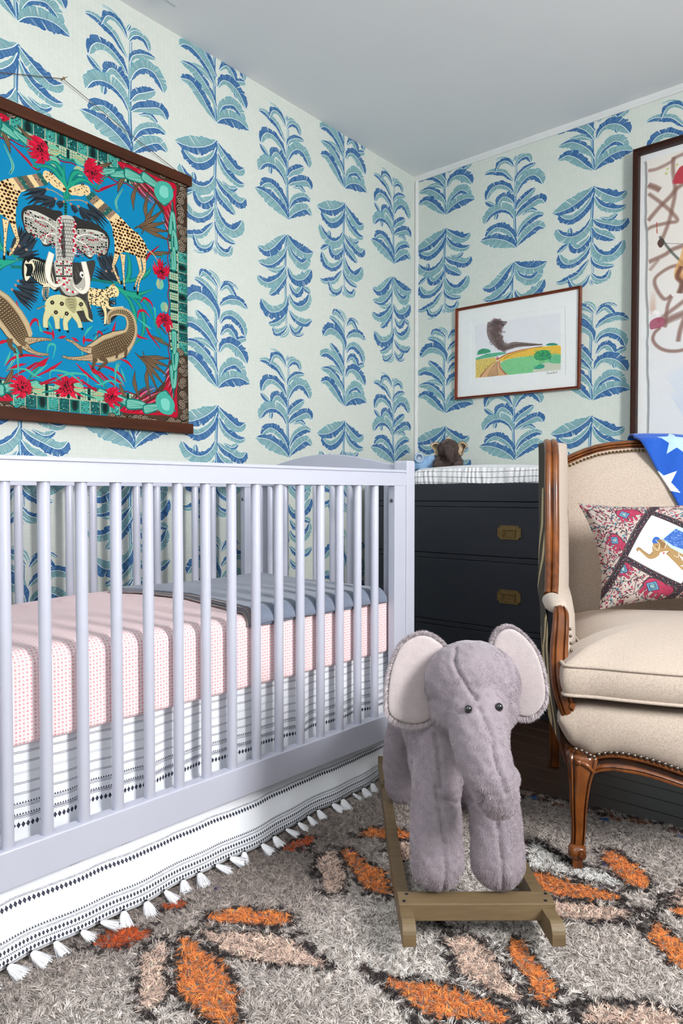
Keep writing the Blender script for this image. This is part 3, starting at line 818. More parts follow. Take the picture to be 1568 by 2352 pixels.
def pillow_canvas():
    """block-printed cushion cover, metres; a white patch set on the diagonal carries a painted elephant"""
    W, Hh = .47, .34
    cv = Canvas(0, 0, W, Hh, 2400, hexc('c4b5ac'))
    r = np.random.default_rng(4)
    c = hexc
    dkb, rd, tl, nv = c('33222c'), c('a52a4c'), c('2f7f94'), c('2b3550')
    for k in range(2300):                         # scattered buds
        p = np.array([r.uniform(0, W), r.uniform(0, Hh)])
        a_ = r.uniform(0, 6.3)
        d = np.array([math.cos(a_), math.sin(a_)]) * .0055
        cv.stroke([p - d, p], .0011, dkb, smooth=False)
        cv.oval(p + d * .4, .0034, .0022, (rd, tl, c('6b3040'), c('3b2a30'), rd)[k % 5], rot=a_, n=8)
    for k in range(60):                           # scrolling vines
        p = np.array([r.uniform(0, W), r.uniform(0, Hh)])
        t = np.linspace(0, r.uniform(3, 5), 20)
        a_ = r.uniform(0, 6.3)
        cv.stroke(p + np.stack([.024 * np.cos(t + a_), .020 * np.sin(t * 1.3)], 1), .0018, dkb, smooth=False)

    def little(p, s=1.0, rot=0.0):
        p = np.array(p)
        cr, sr = math.cos(rot) * s, math.sin(rot) * s
        T = lambda q: p + np.stack([np.array(q)[:, 0] * cr - np.array(q)[:, 1] * sr, np.array(q)[:, 0] * sr + np.array(q)[:, 1] * cr], 1)
        for g, cc in ((1.10, dkb), (1.0, c('ab3052'))):
            for q in ([(-.03, .0), (-.02, .022), (.012, .024), (.03, .010), (.03, -.008), (.01, -.014), (-.02, -.012)], [(.022, .02), (.042, .018), (.048, -.002), (.034, -.010), (.024, .0)]):
                cv.blob(T(np.array(q) * g), cc)
            for q in ([(-.022, -.01), (-.024, -.034)], [(-.008, -.01), (-.008, -.034)], [(.010, -.01), (.010, -.034)], [(.022, -.006), (.026, -.03)], [(.044, .0), (.052, -.016), (.044, -.028)]):
                cv.stroke(T(q), .009 * s * g, cc)
        for e, cc in ((.020, nv), (.0175, c('5f9fc4')), (.0125, nv), (.0105, c('4f8791'))):
            cv.fill(T([(-.006 - e, .0), (-.006, e), (-.006 + e, .0), (-.006, -e)]), cc)
        for q in range(40):
            cv.oval(T([(-.006 + r.normal(0, .0035), r.normal(0, .0035))])[0], .0007, .0007, c('bfe0dc'))
        for q in range(46):
            cv.oval(T([(r.normal(0, .020), r.normal(.0, .011))])[0], .0009, .0009, c('5b1c34') if q % 2 else c('d97a96'), n=6)
        cv.oval(T([(.036, .009)])[0], .0015, .0015, dkb)
        cv.stroke(T([(-.034, .026), (-.05, .0), (-.036, -.042)]), .0016, dkb)
    for p, s_, ro in (((.115, .290), .85, .15), ((.062, .20), .78, -.9), ((.07, .118), .85, 1.0), ((.150, .048), 1.1, -.6), ((.34, .30), 1, .2), ((.42, .22), 1, 1.2), ((.42, .08), 1.1, -.5), ((.27, .02), .9, .3)):
        little(p, s_, ro)
    # border bands along the seams of the four patches
    CX, CY, A, ro = .203, .170, .081, math.radians(-36)
    cr, sr = math.cos(ro), math.sin(ro)
    R_ = lambda q: np.array([CX, CY]) + np.stack([np.array(q)[:, 0] * cr - np.array(q)[:, 1] * sr, np.array(q)[:, 0] * sr + np.array(q)[:, 1] * cr], 1)
    for (p, q) in (((-A - .010, -.5), (-A - .010, .5)), ((-A, A + .010), (.5, A + .010)), ((A + .010, -.5), (A + .010, A)), ((-A, -A - .01), (.3, -A - .01))):
        P_, Q_ = R_([p, q])
        cv.stroke([P_, Q_], .021, c('2a1d28'), smooth=False)
        n_ = int(np.linalg.norm(Q_ - P_) / .0045)
        dirv = (Q_ - P_) / np.linalg.norm(Q_ - P_)
        nn = np.array([-dirv[1], dirv[0]])
        for k in range(n_):
            m_ = P_ + dirv * k * .0045
            cv.oval(m_ + nn * .0078, .0009, .0009, c('e0cfb4'), n=6)
            cv.oval(m_ - nn * .0078, .0009, .0009, c('8b7a6a'), n=6)
            cv.oval(m_ + nn * r.uniform(-.005, .005), .0018, .0013, (c('a33a5a'), c('c9b9b0'), c('3f7f90'), c('8e5a4a'))[k % 4], rot=k, n=7)
    cv.fill(R_([(-A, -A), (A, -A), (A, A), (-A, A)]), c('f1f5f5'))
    # patch artwork: brown elephant under a blue cloth
    T = lambda q: np.array([CX + .026, CY - .010]) + np.array(q, float) * .98
    b0, b1 = c('7b5a34'), c('a98857')
    for g, cc in ((.0025, b0), (0, b1)):
        cv.blob(T([(-.062, .018), (-.056, .034), (-.03, .038), (.0, .052), (.05, .056), (.085, .03), (.085, -.01), (.04, -.018), (.0, -.008), (-.03, .002), (-.05, .0)]) + [0, g], cc)
        cv.stroke(T([(-.055, .014), (-.060, -.004), (-.078, -.014), (-.092, -.002), (-.104, .012), (-.112, .006)]) + [0, g], [.022, .018, .012, .008, .006, .005], cc)
        cv.stroke(T([(-.018, .0), (-.004, -.03), (.008, -.056)]) + [0, g], [.030, .020, .015], cc)
        cv.stroke(T([(.012, -.004), (.030, -.026)]) + [0, g], [.024, .018], cc)
        cv.stroke(T([(.066, .0), (.060, -.034), (.064, -.058)]) + [0, g], [.030, .020, .015], cc)
        cv.stroke(T([(.040, .0), (.038, -.040)]) + [0, g], [.022, .015], cc)
    cv.fill(T([(-.036, .040), (.012, .078), (.060, .060), (.048, -.012), (.026, -.020), (-.016, .012)]), c('b9d2cc'))
    cv.fill(T([(-.030, .040), (.010, .071), (.052, .040), (.028, .0), (-.008, .018)]), c('2f60b4'))
    for k in range(260):
        q = np.array([r.uniform(-.028, .048), r.uniform(.004, .068)])
        if q[1] < .071 - abs(q[0] - .010) * .78 and q[1] > .012 + abs(q[0] - .012) * .3:
            cv.oval(T([q])[0], .0014, .0008, (c('a9c6ec'), c('5f8fd8'))[k % 2], rot=k, n=6)
    cv.blob(T([(-.062, .036), (-.052, .048), (-.040, .044), (-.044, .030), (-.060, .028)]), c('2f60b4'))
    cv.blob(T([(-.046, .038), (-.030, .036), (-.026, .022), (-.036, .012), (-.046, .022)]), c('8d6a3e'))
    cv.stroke(T([(-.036, .036), (-.026, .026), (-.032, .012)]), .0016, c('e6e2d2'))
    cv.stroke(T([(-.064, .018), (-.052, .006), (-.044, .024), (-.052, .038)]), .0016, c('e6e2d2'))
    cv.stroke(T([(-.012, -.012), (-.002, -.018), (.004, .0)]), .0014, c('e6e2d2'))
    cv.stroke(T([(.0, -.046), (.012, -.044)]), .003, c('dfe4ea'))
    cv.stroke(T([(-.036, .0), (-.040, -.006)]), .004, c('c25a5a'))
    cv.oval(T([(-.053, .018)])[0], .0016, .0014, c('1c1612'))
    cv.a *= .9  # whole print darkened for the shade the cushion sits in
    return cv


def star_canvas():
    cv = Canvas(0, 0, .60, .60, 900, hexc('0f4fae'))
    r = np.random.default_rng(2)
    cv.a += r.normal(0, .02, cv.a.shape[:2] + (1,))

    def star(cx, cy, R, rot, col):
        t = np.arange(10) * math.pi / 5 + rot
        rr = np.where(np.arange(10) % 2 == 0, R, R * .42)
        cv.fill(np.stack([cx + rr * np.cos(t), cy + rr * np.sin(t)], 1), col)
    for x, y, R, ro, cc in ((.150, .285, .052, .35, 'a9c6d8'), (.105, .150, .058, .75, 'e9edf0'), (.33, .22, .06, 1.0, 'e9edf0'), (.36, .50, .06, .3, 'a9c6d8'), (.50, .12, .065, 0, 'a9c6d8'), (.52, .40, .06, .8, 'e9edf0'), (.26, .08, .06, .5, 'a9c6d8')):
        star(x, y, R, ro, hexc(cc))
    return cv


def skirt_canvas():
    cv = Canvas(0, 0, .36, .42, 3000, hexc('eceef2'), wrap=True)
    r = np.random.default_rng(6)
    ink, ink2 = hexc('2a2c3c'), hexc('5b5d6b')

    def line(y, w_=.0011, c_=ink2, a_=.0007):
        x = np.linspace(0, .36, 90)
        cv.stroke(np.stack([x, y + a_ * .4 * np.sin(x * 2 * math.pi / .09) + r.normal(0, .00012, 90)], 1), w_, c_, smooth=False)

    def dbl(y, c_=ink2):
        line(y, .0010, c_)
        line(y + .0028, .0010, c_)

    def diamonds(y, h=.0042, w_=.0036, p=.0075, ph=0):
        n = int(round(.36 / p))
        for k in range(n):
            x = (k + ph) * .36 / n
            cv.fill([(x - w_ * .8, y), (x, y + h), (x + w_ * .8, y), (x, y - h)], ink)
            cv.oval((x, y), .0005, .0006, hexc('9a9cab'), n=5)

    def zig(y, p=.0052):
        n = int(round(.36 / p))
        for k in range(n):
            x = k * .36 / n
            cv.fill([(x - .0019, y), (x, y + .0042), (x + .0019, y)], ink)
        line(y - .001, .0007, ink2)
    line(.004, .0007)
    diamonds(.0105, .0046)
    for k in range(96):
        x = k * .36 / 96
        cv.stroke([(x - .0012, .0172), (x + .0012, .0205)], .0008, ink, smooth=False)
        cv.stroke([(x + .0012, .0172), (x - .0012, .0205)], .0008, ink, smooth=False)
    diamonds(.0265, .0046, ph=.5)
    line(.0345, .0009)
    line(.0365, .0009)
    zig(.0415, .0055)
    diamonds(.090, .0054, .0046, .0088)
    line(.0985, .0009)
    line(.1005, .0008)
    dbl(.119)
    dbl(.138)
    diamonds(.226, .0062, .0046, .0088)
    zig(.246)
    line(.2435, .0008)
    dbl(.2395)
    zig(.268)
    dbl(.2615)
    for k in range(7):
        dbl(.287 + k * .0205, ink2 if k != 2 else hexc('b8bac4'))
    return cv


def sheet_canvas():
    cv = Canvas(0, 0, .0152, .0152, 12000, hexc('f4e4e4'), wrap=True)
    pk = hexc('e3a2a6')
    for x, y in ((.0038, .0038), (.0114, .0114)):
        cv.oval((x, y), .0024, .0024, pk)
    for x, y in ((.0114, .0038), (.0038, .0114)):
        cv.stroke([(x - .0023, y - .0023), (x + .0023, y + .0023)], .0011, pk, smooth=False)
        cv.stroke([(x - .0023, y + .0023), (x + .0023, y - .0023)], .0011, pk, smooth=False)
    return cv


def mudcloth_canvas():
    cv = Canvas(0, 0, .8, 1.1, 500, hexc('453c32'))
    r = np.random.default_rng(12)
    cr = hexc('c2ae80')
    for k in range(30):
        x = r.uniform(0, .8)
        y = r.uniform(0, 1.1)
        pts = [(x, y), (x + .01, y + .10), (x - .012, y + .10 + r.uniform(.02, .08)), (x + .012, y + .28)]
        cv.stroke(pts, [.022, .034, .020], cr, smooth=False)
        if k % 3 == 0:
            cv.stroke([(x, y), (x + .10, y - .01)], .009, cr, smooth=False)
    return cv


def rug_canvas():
    """pattern of the shag rug seen from above, metres in the room"""
    cv = Canvas(.25, -3.3, 2.5, 2.35, 420, hexc('b3aca5'))
    r = np.random.default_rng(10)
    Z1 = lambda p: view_plane(np.array(p, float) / 2.0103 + [0, 1900], 2, .03)[:, :2]
    Z2 = lambda p: view_plane(np.array(p, float) / 1.99 + [780, 1900], 2, .03)[:, :2]
    Z4 = lambda p: view_plane(np.array(p, float) / 3.336 + [450, 1500], 2, .03)[:, :2]
    H, W = cv.a.shape[:2]
    Y, X = np.mgrid[0:H, 0:W] / 420.0
    X, Y = X + .25, Y - 3.3
    # undyed wool drifts between warm grey and cream
    n = 0
    for k in range(14):
        a_, f_ = r.uniform(0, 6.3), r.uniform(3, 13)
        n = n + np.sin((X * math.cos(a_) + Y * math.sin(a_)) * f_ + r.uniform(0, 6.3)) / (1 + f_ * .12)
    n = np.clip(n / 3 + .35 * np.clip((X - 1.15) * 1.5, -1, 1) + .1, -1, 1)[..., None]
    cv.a[:] = np.where(n > 0, hexc('b4a9a2') * (1 - n) + hexc('dad3cd') * n, hexc('b4a9a2') * (1 + n) + hexc('8a7e77') * -n)
    OR, PK, DK, WH = hexc('e28a48'), hexc('ddc2b2'), hexc('2c2223'), hexc('e4e2de')
    polys = [
        (Z1, OR, [(835, 450), (900, 480), (1000, 560), (1050, 620), (1090, 700), (1100, 800), (1090, 900), (1050, 890), (960, 830), (880, 760), (825, 720), (820, 600)]),
        (Z1, OR, [(940, 375), (1060, 325), (1200, 340), (1370, 360), (1300, 405), (1100, 395)]),
        (Z1, PK, [(650, 540), (780, 470), (760, 640), (765, 740), (640, 805), (650, 700)]),
        (Z1, PK, [(890, 420), (960, 430), (1200, 440), (1320, 450), (1420, 520), (1520, 580), (1400, 590), (1200, 570), (1060, 540)]),
        (Z1, hexc('b8501f'), [(430, 480), (540, 410), (700, 430), (620, 490), (480, 508)]),  # this deeper orange has the shade by the crib skirt painted in
        (Z1, hexc('b8501f'), [(740, 330), (800, 290), (860, 300), (820, 330)]),
        (Z4, PK, [(910, 1510), (1040, 1430), (1130, 1580), (1160, 1700), (1010, 1780), (950, 1620)]),
        (Z4, OR, [(1110, 1450), (1190, 1430), (1300, 1540), (1440, 1600), (1500, 1780), (1370, 1760), (1250, 1680), (1180, 1560)]),
        (Z4, OR, [(1240, 1330), (1330, 1280), (1580, 1290), (1700, 1340), (1568, 1360), (1400, 1350)]),
        (Z4, hexc('b8501f'), [(650, 1440), (740, 1380), (900, 1330), (880, 1400), (760, 1440)]),
        (Z2, OR, [(170, 625), (330, 650), (480, 665), (550, 690), (680, 740), (790, 800), (760, 835), (600, 820), (400, 805), (300, 730)]),
        (Z2, OR, [(760, 500), (800, 450), (860, 510), (930, 600), (1000, 700), (940, 760), (900, 740), (860, 640), (800, 570)]),
        (Z2, PK, [(490, 450), (590, 440), (650, 480), (720, 560), (760, 640), (850, 720), (830, 750), (680, 690), (560, 620), (510, 520)]),
        (Z2, OR, [(830, 160), (1000, 190), (1150, 230), (1290, 270), (1280, 290), (1100, 280), (940, 250)]),
        (Z2, PK, [(950, 300), (1100, 300), (1320, 330), (1300, 370), (1150, 375), (960, 360)]),
        (Z2, OR, [(1190, 90), (1240, 60), (1330, 120), (1420, 200), (1400, 245), (1300, 200)]),
        (Z2, OR, [(1400, 430), (1440, 380), (1500, 430), (1600, 500), (1650, 640), (1568, 600), (1480, 520)]),
        (Z2, PK, [(1090, 800), (1150, 760), (1300, 750), (1440, 760), (1568, 810), (1520, 880), (1300, 850), (1150, 840)]),
        (Z2, PK, [(350, 870), (430, 850), (600, 880), (820, 899), (820, 940), (350, 960)]),
        (Z2, OR, [(1060, 905), (1300, 880), (1500, 899), (1500, 950), (1060, 950)]),
        (Z2, PK, [(1490, 270), (1568, 240), (1660, 260), (1600, 310), (1480, 300)]),
        (Z2, OR, [(1500, 330), (1600, 320), (1700, 350), (1620, 370)]),
        (Z2, WH, [(870, 20), (960, 50), (1050, 110), (1190, 160), (1330, 230), (1180, 215), (1000, 160), (850, 130)]),
        (Z2, PK, [(215, 60), (320, 30), (330, 100), (250, 110)]),
    ]
    for z, col, P_ in polys:
        Q = z(P_)
        L = np.vstack([Q, Q[:1]])
        cv.stroke(L, .014, DK, smooth=False)
        pts = spline(Q, 6, True)
        for q in pts[::1]:
            if r.uniform() < .8:
                cv.oval(q + r.normal(0, .009, 2), .011, .007, DK, rot=r.uniform(0, 3), n=8)
    for z, col, P_ in polys:
        Q = z(P_)
        m = Q.mean(0)
        cv.fill(spline(m + (Q - m) * .93, 3, True), col)
    for z, P_ in ((Z2, [(910, 20), (960, 60), (1060, 115), (1090, 130)]), (Z2, [(120, 600), (200, 660), (320, 770), (350, 870), (310, 899)]), (Z2, [(870, 890), (1000, 870), (1080, 790), (1120, 735), (1320, 745)]),
                  (Z2, [(1370, 410), (1400, 400), (1480, 300), (1560, 260)]), (Z2, [(1370, 320), (1310, 385), (1140, 380)]), (Z2, [(400, 370), (480, 400), (500, 520), (540, 640)]), (Z1, [(1380, 60), (1460, 90), (1440, 150), (1500, 260)])):
        Q = spline(z(P_), 14)
        for q in Q:
            if r.uniform() < .75:
                cv.oval(q + r.normal(0, .006, 2), .010, .006, DK, rot=r.uniform(0, 3), n=8)
    # far border of dark, rust and blue knots
    e0, e1 = np.array([1.136, -1.143]), np.array([1.604, -1.08])
    d = (e1 - e0) / np.linalg.norm(e1 - e0)
    n_ = np.array([-d[1], d[0]])
    for t in np.arange(-1.0, 1.2, .008):
        for k in range(3):
            o = r.uniform(-.055, .03)
            q = e0 + d * t + n_ * o
            col = DK if o > -.012 or r.uniform() < .35 else (hexc('9a5a34'), hexc('7a4a38'), hexc('5b3a30'))[r.integers(0, 3)]
            cv.oval(q, .009, .006, col, rot=r.uniform(0, 3), n=8)
    for p in ((1178, 1850), (1228, 1815), (1390, 1864), (1567, 1905)):
        cv.oval(view_plane([p], 2, .03)[0, :2], .014, .009, hexc('0f62a8'))
    for p in ((803, 1936), (912, 1972), (495, 2020), (1377, 2014), (1390, 1965)):
        cv.oval(view_plane([p], 2, .03)[0, :2], .006, .004, hexc('3d2a7a'))
    return cv

# ------------------------------------------------------------------ materials
def lin(c):
    c = np.asarray(c, float)
    return np.where(c <= .04045, c / 12.92, ((c + .055) / 1.055) ** 2.4)


def mat(name, col='808080', rough=.6, metal=0.0, noise=None, bump=0.0, bump_scale=200, image=None, coat=0.0, sheen=0.0, spec=None, attr=None, trans=None, stretch=None):
    """procedural Principled material; noise = (colour 2, scale, contrast) mixes a second tone"""
    m = bpy.data.materials.new(name)
    m.use_nodes = True
    nt = m.node_tree
    b = nt.nodes['Principled BSDF']
    b.inputs['Roughness'].default_value = rough
    b.inputs['Metallic'].default_value = metal
    if coat:
        b.inputs['Coat Weight'].default_value = coat
        b.inputs['Coat Roughness'].default_value = .15
    if sheen:
        b.inputs['Sheen Weight'].default_value = sheen
        b.inputs['Sheen Roughness'].default_value = .5
    if spec is not None:
        b.inputs['Specular IOR Level'].default_value = spec
    rgb = tuple(lin(hexc(col))) + (1,)
    b.inputs['Base Color'].default_value = rgb
    tc = nt.nodes.new('ShaderNodeTexCoord')
    mp = nt.nodes.new('ShaderNodeMapping')
    nt.links.new(tc.outputs['Object'], mp.inputs['Vector'])
    if stretch:
        mp.inputs['Scale'].default_value = stretch
    if image is not None:
        t = nt.nodes.new('ShaderNodeTexImage')
        t.image = image
        t.interpolation = 'Cubic'
        nt.links.new(tc.outputs['UV'], t.inputs['Vector'])
        nt.links.new(t.outputs['Color'], b.inputs['Base Color'])
    elif attr:
        a = nt.nodes.new('ShaderNodeVertexColor')
        a.layer_name = attr
        nt.links.new(a.outputs['Color'], b.inputs['Base Color'])
    elif noise:
        n = nt.nodes.new('ShaderNodeTexNoise')
        n.inputs['Scale'].default_value = noise[1]
        n.inputs['Detail'].default_value = 6
        n.inputs['Roughness'].default_value = .65
        r = nt.nodes.new('ShaderNodeValToRGB')
        k = noise[2]
        r.color_ramp.elements[0].position = .5 - k
        r.color_ramp.elements[1].position = .5 + k
        r.color_ramp.elements[0].color = rgb
        r.color_ramp.elements[1].color = tuple(lin(hexc(noise[0]))) + (1,)
        nt.links.new(mp.outputs['Vector'], n.inputs['Vector'])
        nt.links.new(n.outputs['Fac'], r.inputs['Fac'])
        nt.links.new(r.outputs['Color'], b.inputs['Base Color'])
    if bump:
        n2 = nt.nodes.new('ShaderNodeTexNoise')
        n2.inputs['Scale'].default_value = bump_scale
        n2.inputs['Detail'].default_value = 3
        bp = nt.nodes.new('ShaderNodeBump')
        bp.inputs['Strength'].default_value = bump
        bp.inputs['Distance'].default_value = .002
        nt.links.new(mp.outputs['Vector'], n2.inputs['Vector'])
        nt.links.new(n2.outputs['Fac'], bp.inputs['Height'])
        nt.links.new(bp.outputs['Normal'], b.inputs['Normal'])
    return m


def weave_mat(name, c1, c2, scale, c3=None):
    """slubby linen: two crossed stretched noises"""
    m = mat(name, c1, .9, sheen=.15)
    nt = m.node_tree
    b = nt.nodes['Principled BSDF']
    tc = nt.nodes['Texture Coordinate']
    outs = []
    for st in ((scale, scale * .12, scale), (scale * .12, scale, scale * .12)):
        mp = nt.nodes.new('ShaderNodeMapping')
        mp.inputs['Scale'].default_value = st
        n = nt.nodes.new('ShaderNodeTexNoise')
        n.inputs['Scale'].default_value = 1.0
        n.inputs['Detail'].default_value = 4
        nt.links.new(tc.outputs['Object'], mp.inputs['Vector'])
        nt.links.new(mp.outputs['Vector'], n.inputs['Vector'])
        outs.append(n.outputs['Fac'])
    mx = nt.nodes.new('ShaderNodeMath')
    mx.operation = 'ADD'
    nt.links.new(outs[0], mx.inputs[0])
    nt.links.new(outs[1], mx.inputs[1])
    r = nt.nodes.new('ShaderNodeValToRGB')
    r.color_ramp.elements[0].position = .36
    r.color_ramp.elements[1].position = .64
    r.color_ramp.elements[0].color = tuple(lin(hexc(c2))) + (1,)
    r.color_ramp.elements[1].color = tuple(lin(hexc(c1))) + (1,)
    hv = nt.nodes.new('ShaderNodeMath')
    hv.operation = 'MULTIPLY'
    hv.inputs[1].default_value = .5
    nt.links.new(mx.outputs[0], hv.inputs[0])
    nt.links.new(hv.outputs[0], r.inputs['Fac'])
    nt.links.new(r.outputs['Color'], b.inputs['Base Color'])
    bp = nt.nodes.new('ShaderNodeBump')
    bp.inputs['Strength'].default_value = .35
    bp.inputs['Distance'].default_value = .0012
    nt.links.new(hv.outputs[0], bp.inputs['Height'])
    nt.links.new(bp.outputs['Normal'], b.inputs['Normal'])
    return m


def glass_mat():
    m = bpy.data.materials.new('clear_glass')
    m.use_nodes = True
    nt = m.node_tree
    nt.nodes.clear()
    o = nt.nodes.new('ShaderNodeOutputMaterial')
    t = nt.nodes.new('ShaderNodeBsdfTransparent')
    g = nt.nodes.new('ShaderNodeBsdfGlossy')
    g.inputs['Roughness'].default_value = .03
    lw = nt.nodes.new('ShaderNodeLayerWeight')
    pw = nt.nodes.new('ShaderNodeMath')
    pw.operation = 'POWER'
    pw.inputs[1].default_value = 4.0
    nt.links.new(lw.outputs['Facing'], pw.inputs[0])
    f = nt.nodes.new('ShaderNodeMath')
    f.operation = 'MULTIPLY_ADD'
    f.inputs[1].default_value = .5
    f.inputs[2].default_value = .02
    nt.links.new(pw.outputs[0], f.inputs[0])
    mx = nt.nodes.new('ShaderNodeMixShader')
    nt.links.new(f.outputs[0], mx.inputs[0])
    nt.links.new(t.outputs[0], mx.inputs[1])
    nt.links.new(g.outputs[0], mx.inputs[2])
    nt.links.new(mx.outputs[0], o.inputs['Surface'])
    return m


# ------------------------------------------------------------------ mesh helpers
class MB:
    """collects pieces, then links them as ONE mesh object"""

    def __init__(s):
        s.v, s.f, s.uv = [], [], []

    def add(s, v, f, uv=None):
        o = len(s.v)
        s.v += [tuple(map(float, p)) for p in v]
        s.f += [tuple(int(i) + o for i in q) for q in f]
        s.uv += [tuple(map(float, t)) for t in uv] if uv is not None else [(0, 0)] * len(v)
        return s

    def box(s, a, b, bev=0.0):
        (x0, y0, z0), (x1, y1, z1) = a, b
        if bev <= 0:
            v = [(x, y, z) for z in (z0, z1) for y in (y0, y1) for x in (x0, x1)]
            return s.add(v, [(0, 2, 3, 1), (4, 5, 7, 6), (0, 1, 5, 4), (2, 6, 7, 3), (0, 4, 6, 2), (1, 3, 7, 5)])
        bm = bmesh.new()
        bmesh.ops.create_cube(bm, size=1)
        for w in bm.verts:
            w.co = Vector(((x0 + x1) / 2 + w.co.x * (x1 - x0), (y0 + y1) / 2 + w.co.y * (y1 - y0), (z0 + z1) / 2 + w.co.z * (z1 - z0)))
        bmesh.ops.bevel(bm, geom=bm.edges[:], offset=bev, segments=2, profile=.5, affect='EDGES')
        bm.verts.index_update()
        s.add([w.co for w in bm.verts], [[w.index for w in f.verts] for f in bm.faces])
        bm.free()
        return s

    def grid(s, P, closed_u=False, closed_v=False, uv=None, flip=False):
        P = np.asarray(P, float)
        nu, nv = P.shape[:2]
        f = []
        for i in range(nu if closed_u else nu - 1):
            for j in range(nv if closed_v else nv - 1):
                a, b, c, d = i * nv + j, ((i + 1) % nu) * nv + j, ((i + 1) % nu) * nv + (j + 1) % nv, i * nv + (j + 1) % nv
                f.append((a, d, c, b) if flip else (a, b, c, d))
        return s.add(P.reshape(-1, 3), f, None if uv is None else np.asarray(uv).reshape(-1, 2))

    def loft(s, rings, caps=True):
        """rings: list of (n,3) closed loops"""
        R = np.asarray(rings, float)
        n = R.shape[1]
        o = len(s.v)
        s.grid(R, closed_v=True)
        if caps:
            s.f.append(tuple(o + j for j in range(n))[::-1])
            s.f.append(tuple(o + (len(R) - 1) * n + j for j in range(n)))
        return s

    def tube(s, pts, rad, n=10, caps=True, squash=1.0, up=(0, 0, 1)):
        P = np.asarray(pts, float)
        m = len(P)
        rad = np.interp(np.linspace(0, 1, m), np.linspace(0, 1, np.size(rad)), np.atleast_1d(rad))
        T = np.gradient(P, axis=0) if m > 1 else np.zeros_like(P)
        T /= np.maximum(np.linalg.norm(T, axis=1, keepdims=True), 1e-9)
        a = np.linspace(0, 2 * math.pi, n, endpoint=False)
        up = np.array(up, float)
        if abs(T[0] @ up) > .9:
            up = np.array([1., 0, 0]) if abs(T[0][0]) < .9 else np.array([0, 1., 0])
        u = up - T[0] * (up @ T[0])
        u /= np.linalg.norm(u)
        rings = []
        for i in range(m):
            u = u - T[i] * (u @ T[i])
            u /= np.linalg.norm(u)
            w = np.cross(T[i], u)
            rings.append(P[i] + rad[i] * (np.cos(a)[:, None] * u + np.sin(a)[:, None] * w * squash))
        return s.loft(rings, caps)

    def lathe(s, prof, n=20, c=(0, 0, 0), axis='z', half=1.0):
        """prof: (radius, height) list"""
        a = np.linspace(0, 2 * math.pi, n, endpoint=False)
        R = []
        for r_, h in prof:
            x, y, z = r_ * np.cos(a), r_ * np.sin(a), np.full(n, h)
            q = {'z': (x, y, z), 'x': (z, x, y), 'y': (x, z, -y)}[axis]
            R.append(np.stack(q, 1) + np.array(c))
        return s.loft(R)

    def prism(s, poly, h0, h1, plane='xy'):
        """closed polygon extruded along the third axis"""
        n = len(poly)

        def m(p, h):
            return {'xy': (p[0], p[1], h), 'xz': (p[0], h, p[1]), 'yz': (h, p[0], p[1])}[plane]
        v = [m(p, h0) for p in poly] + [m(p, h1) for p in poly]
        f = [tuple(range(n))[::-1], tuple(range(n, 2 * n))] + [(i, (i + 1) % n, n + (i + 1) % n, n + i) for i in range(n)]
        return s.add(v, f)

    def build(s, name, material, parent=None, smooth=None, bevel=0, normals=True, **props):
        me = bpy.data.meshes.new(name)
        me.from_pydata(s.v, [], s.f)
        if any(t != (0, 0) for t in s.uv):
            uvl = me.uv_layers.new(name='UVMap')
            vi = np.empty(len(me.loops), np.int32)
            me.loops.foreach_get('vertex_index', vi)
            uvl.data.foreach_set('uv', np.asarray(s.uv, np.float32)[vi].ravel())
        me.materials.append(material)
        if normals:
            bm = bmesh.new()
            bm.from_mesh(me)
            bmesh.ops.recalc_face_normals(bm, faces=bm.faces)
            bm.to_mesh(me)
            bm.free()
        o = bpy.data.objects.new(name, me)
        COL.objects.link(o)
        if parent is not None:
            o.parent = parent
        if bevel:
            md = o.modifiers.new('bevel', 'BEVEL')
            md.width = bevel
            md.segments = 2
            md.limit_method = 'ANGLE'
            md.angle_limit = math.radians(40)
        if smooth is not None:
            me.polygons.foreach_set('use_smooth', [True] * len(me.polygons))
            if smooth < 180:
                me.set_sharp_from_angle(angle=math.radians(smooth))
        for k, v in props.items():
            o[k] = v
        return o


def thing(name, label, cat, loc=(0, 0, 0), rz=0.0, group=None):
    o = bpy.data.objects.new(name, None)
    COL.objects.link(o)
    o.empty_display_size = .05
    o.location = loc
    o.rotation_euler = (0, 0, rz)
    o['label'] = label
    o['category'] = cat
    if group:
        o['group'] = group
    return o


def tag(o, label, cat, group=None):
    o['label'] = label
    o['category'] = cat
    if group:
        o['group'] = group
    return o


def struct(o):
    o['kind'] = 'structure'
    return o


def dup(o, parent=None, loc=None, rot=None):
    c = o.copy()
    COL.objects.link(c)
    if parent is not None:
        c.parent = parent
    if loc is not None:
        c.location = loc
    if rot is not None:
        c.rotation_euler = rot
    return c


def flatv(n, seed, amp=1.0):
    return np.random.default_rng(seed).normal(0, amp, n)


def rounded(poly, r, n=4):
    """round the corners of a 2-D polygon"""
    out = []
    m = len(poly)
    P = np.asarray(poly, float)
    for i in range(m):
        a, b, c = P[i - 1], P[i], P[(i + 1) % m]
        d1, d2 = (a - b), (c - b)
        l1, l2 = np.linalg.norm(d1), np.linalg.norm(d2)
        rr = min(r, l1 * .45, l2 * .45)
        p, q = b + d1 / l1 * rr, b + d2 / l2 * rr
        for t in np.linspace(0, 1, n + 1):
            out.append((1 - t) ** 2 * p + 2 * t * (1 - t) * b + t * t * q)
    return np.array(out)

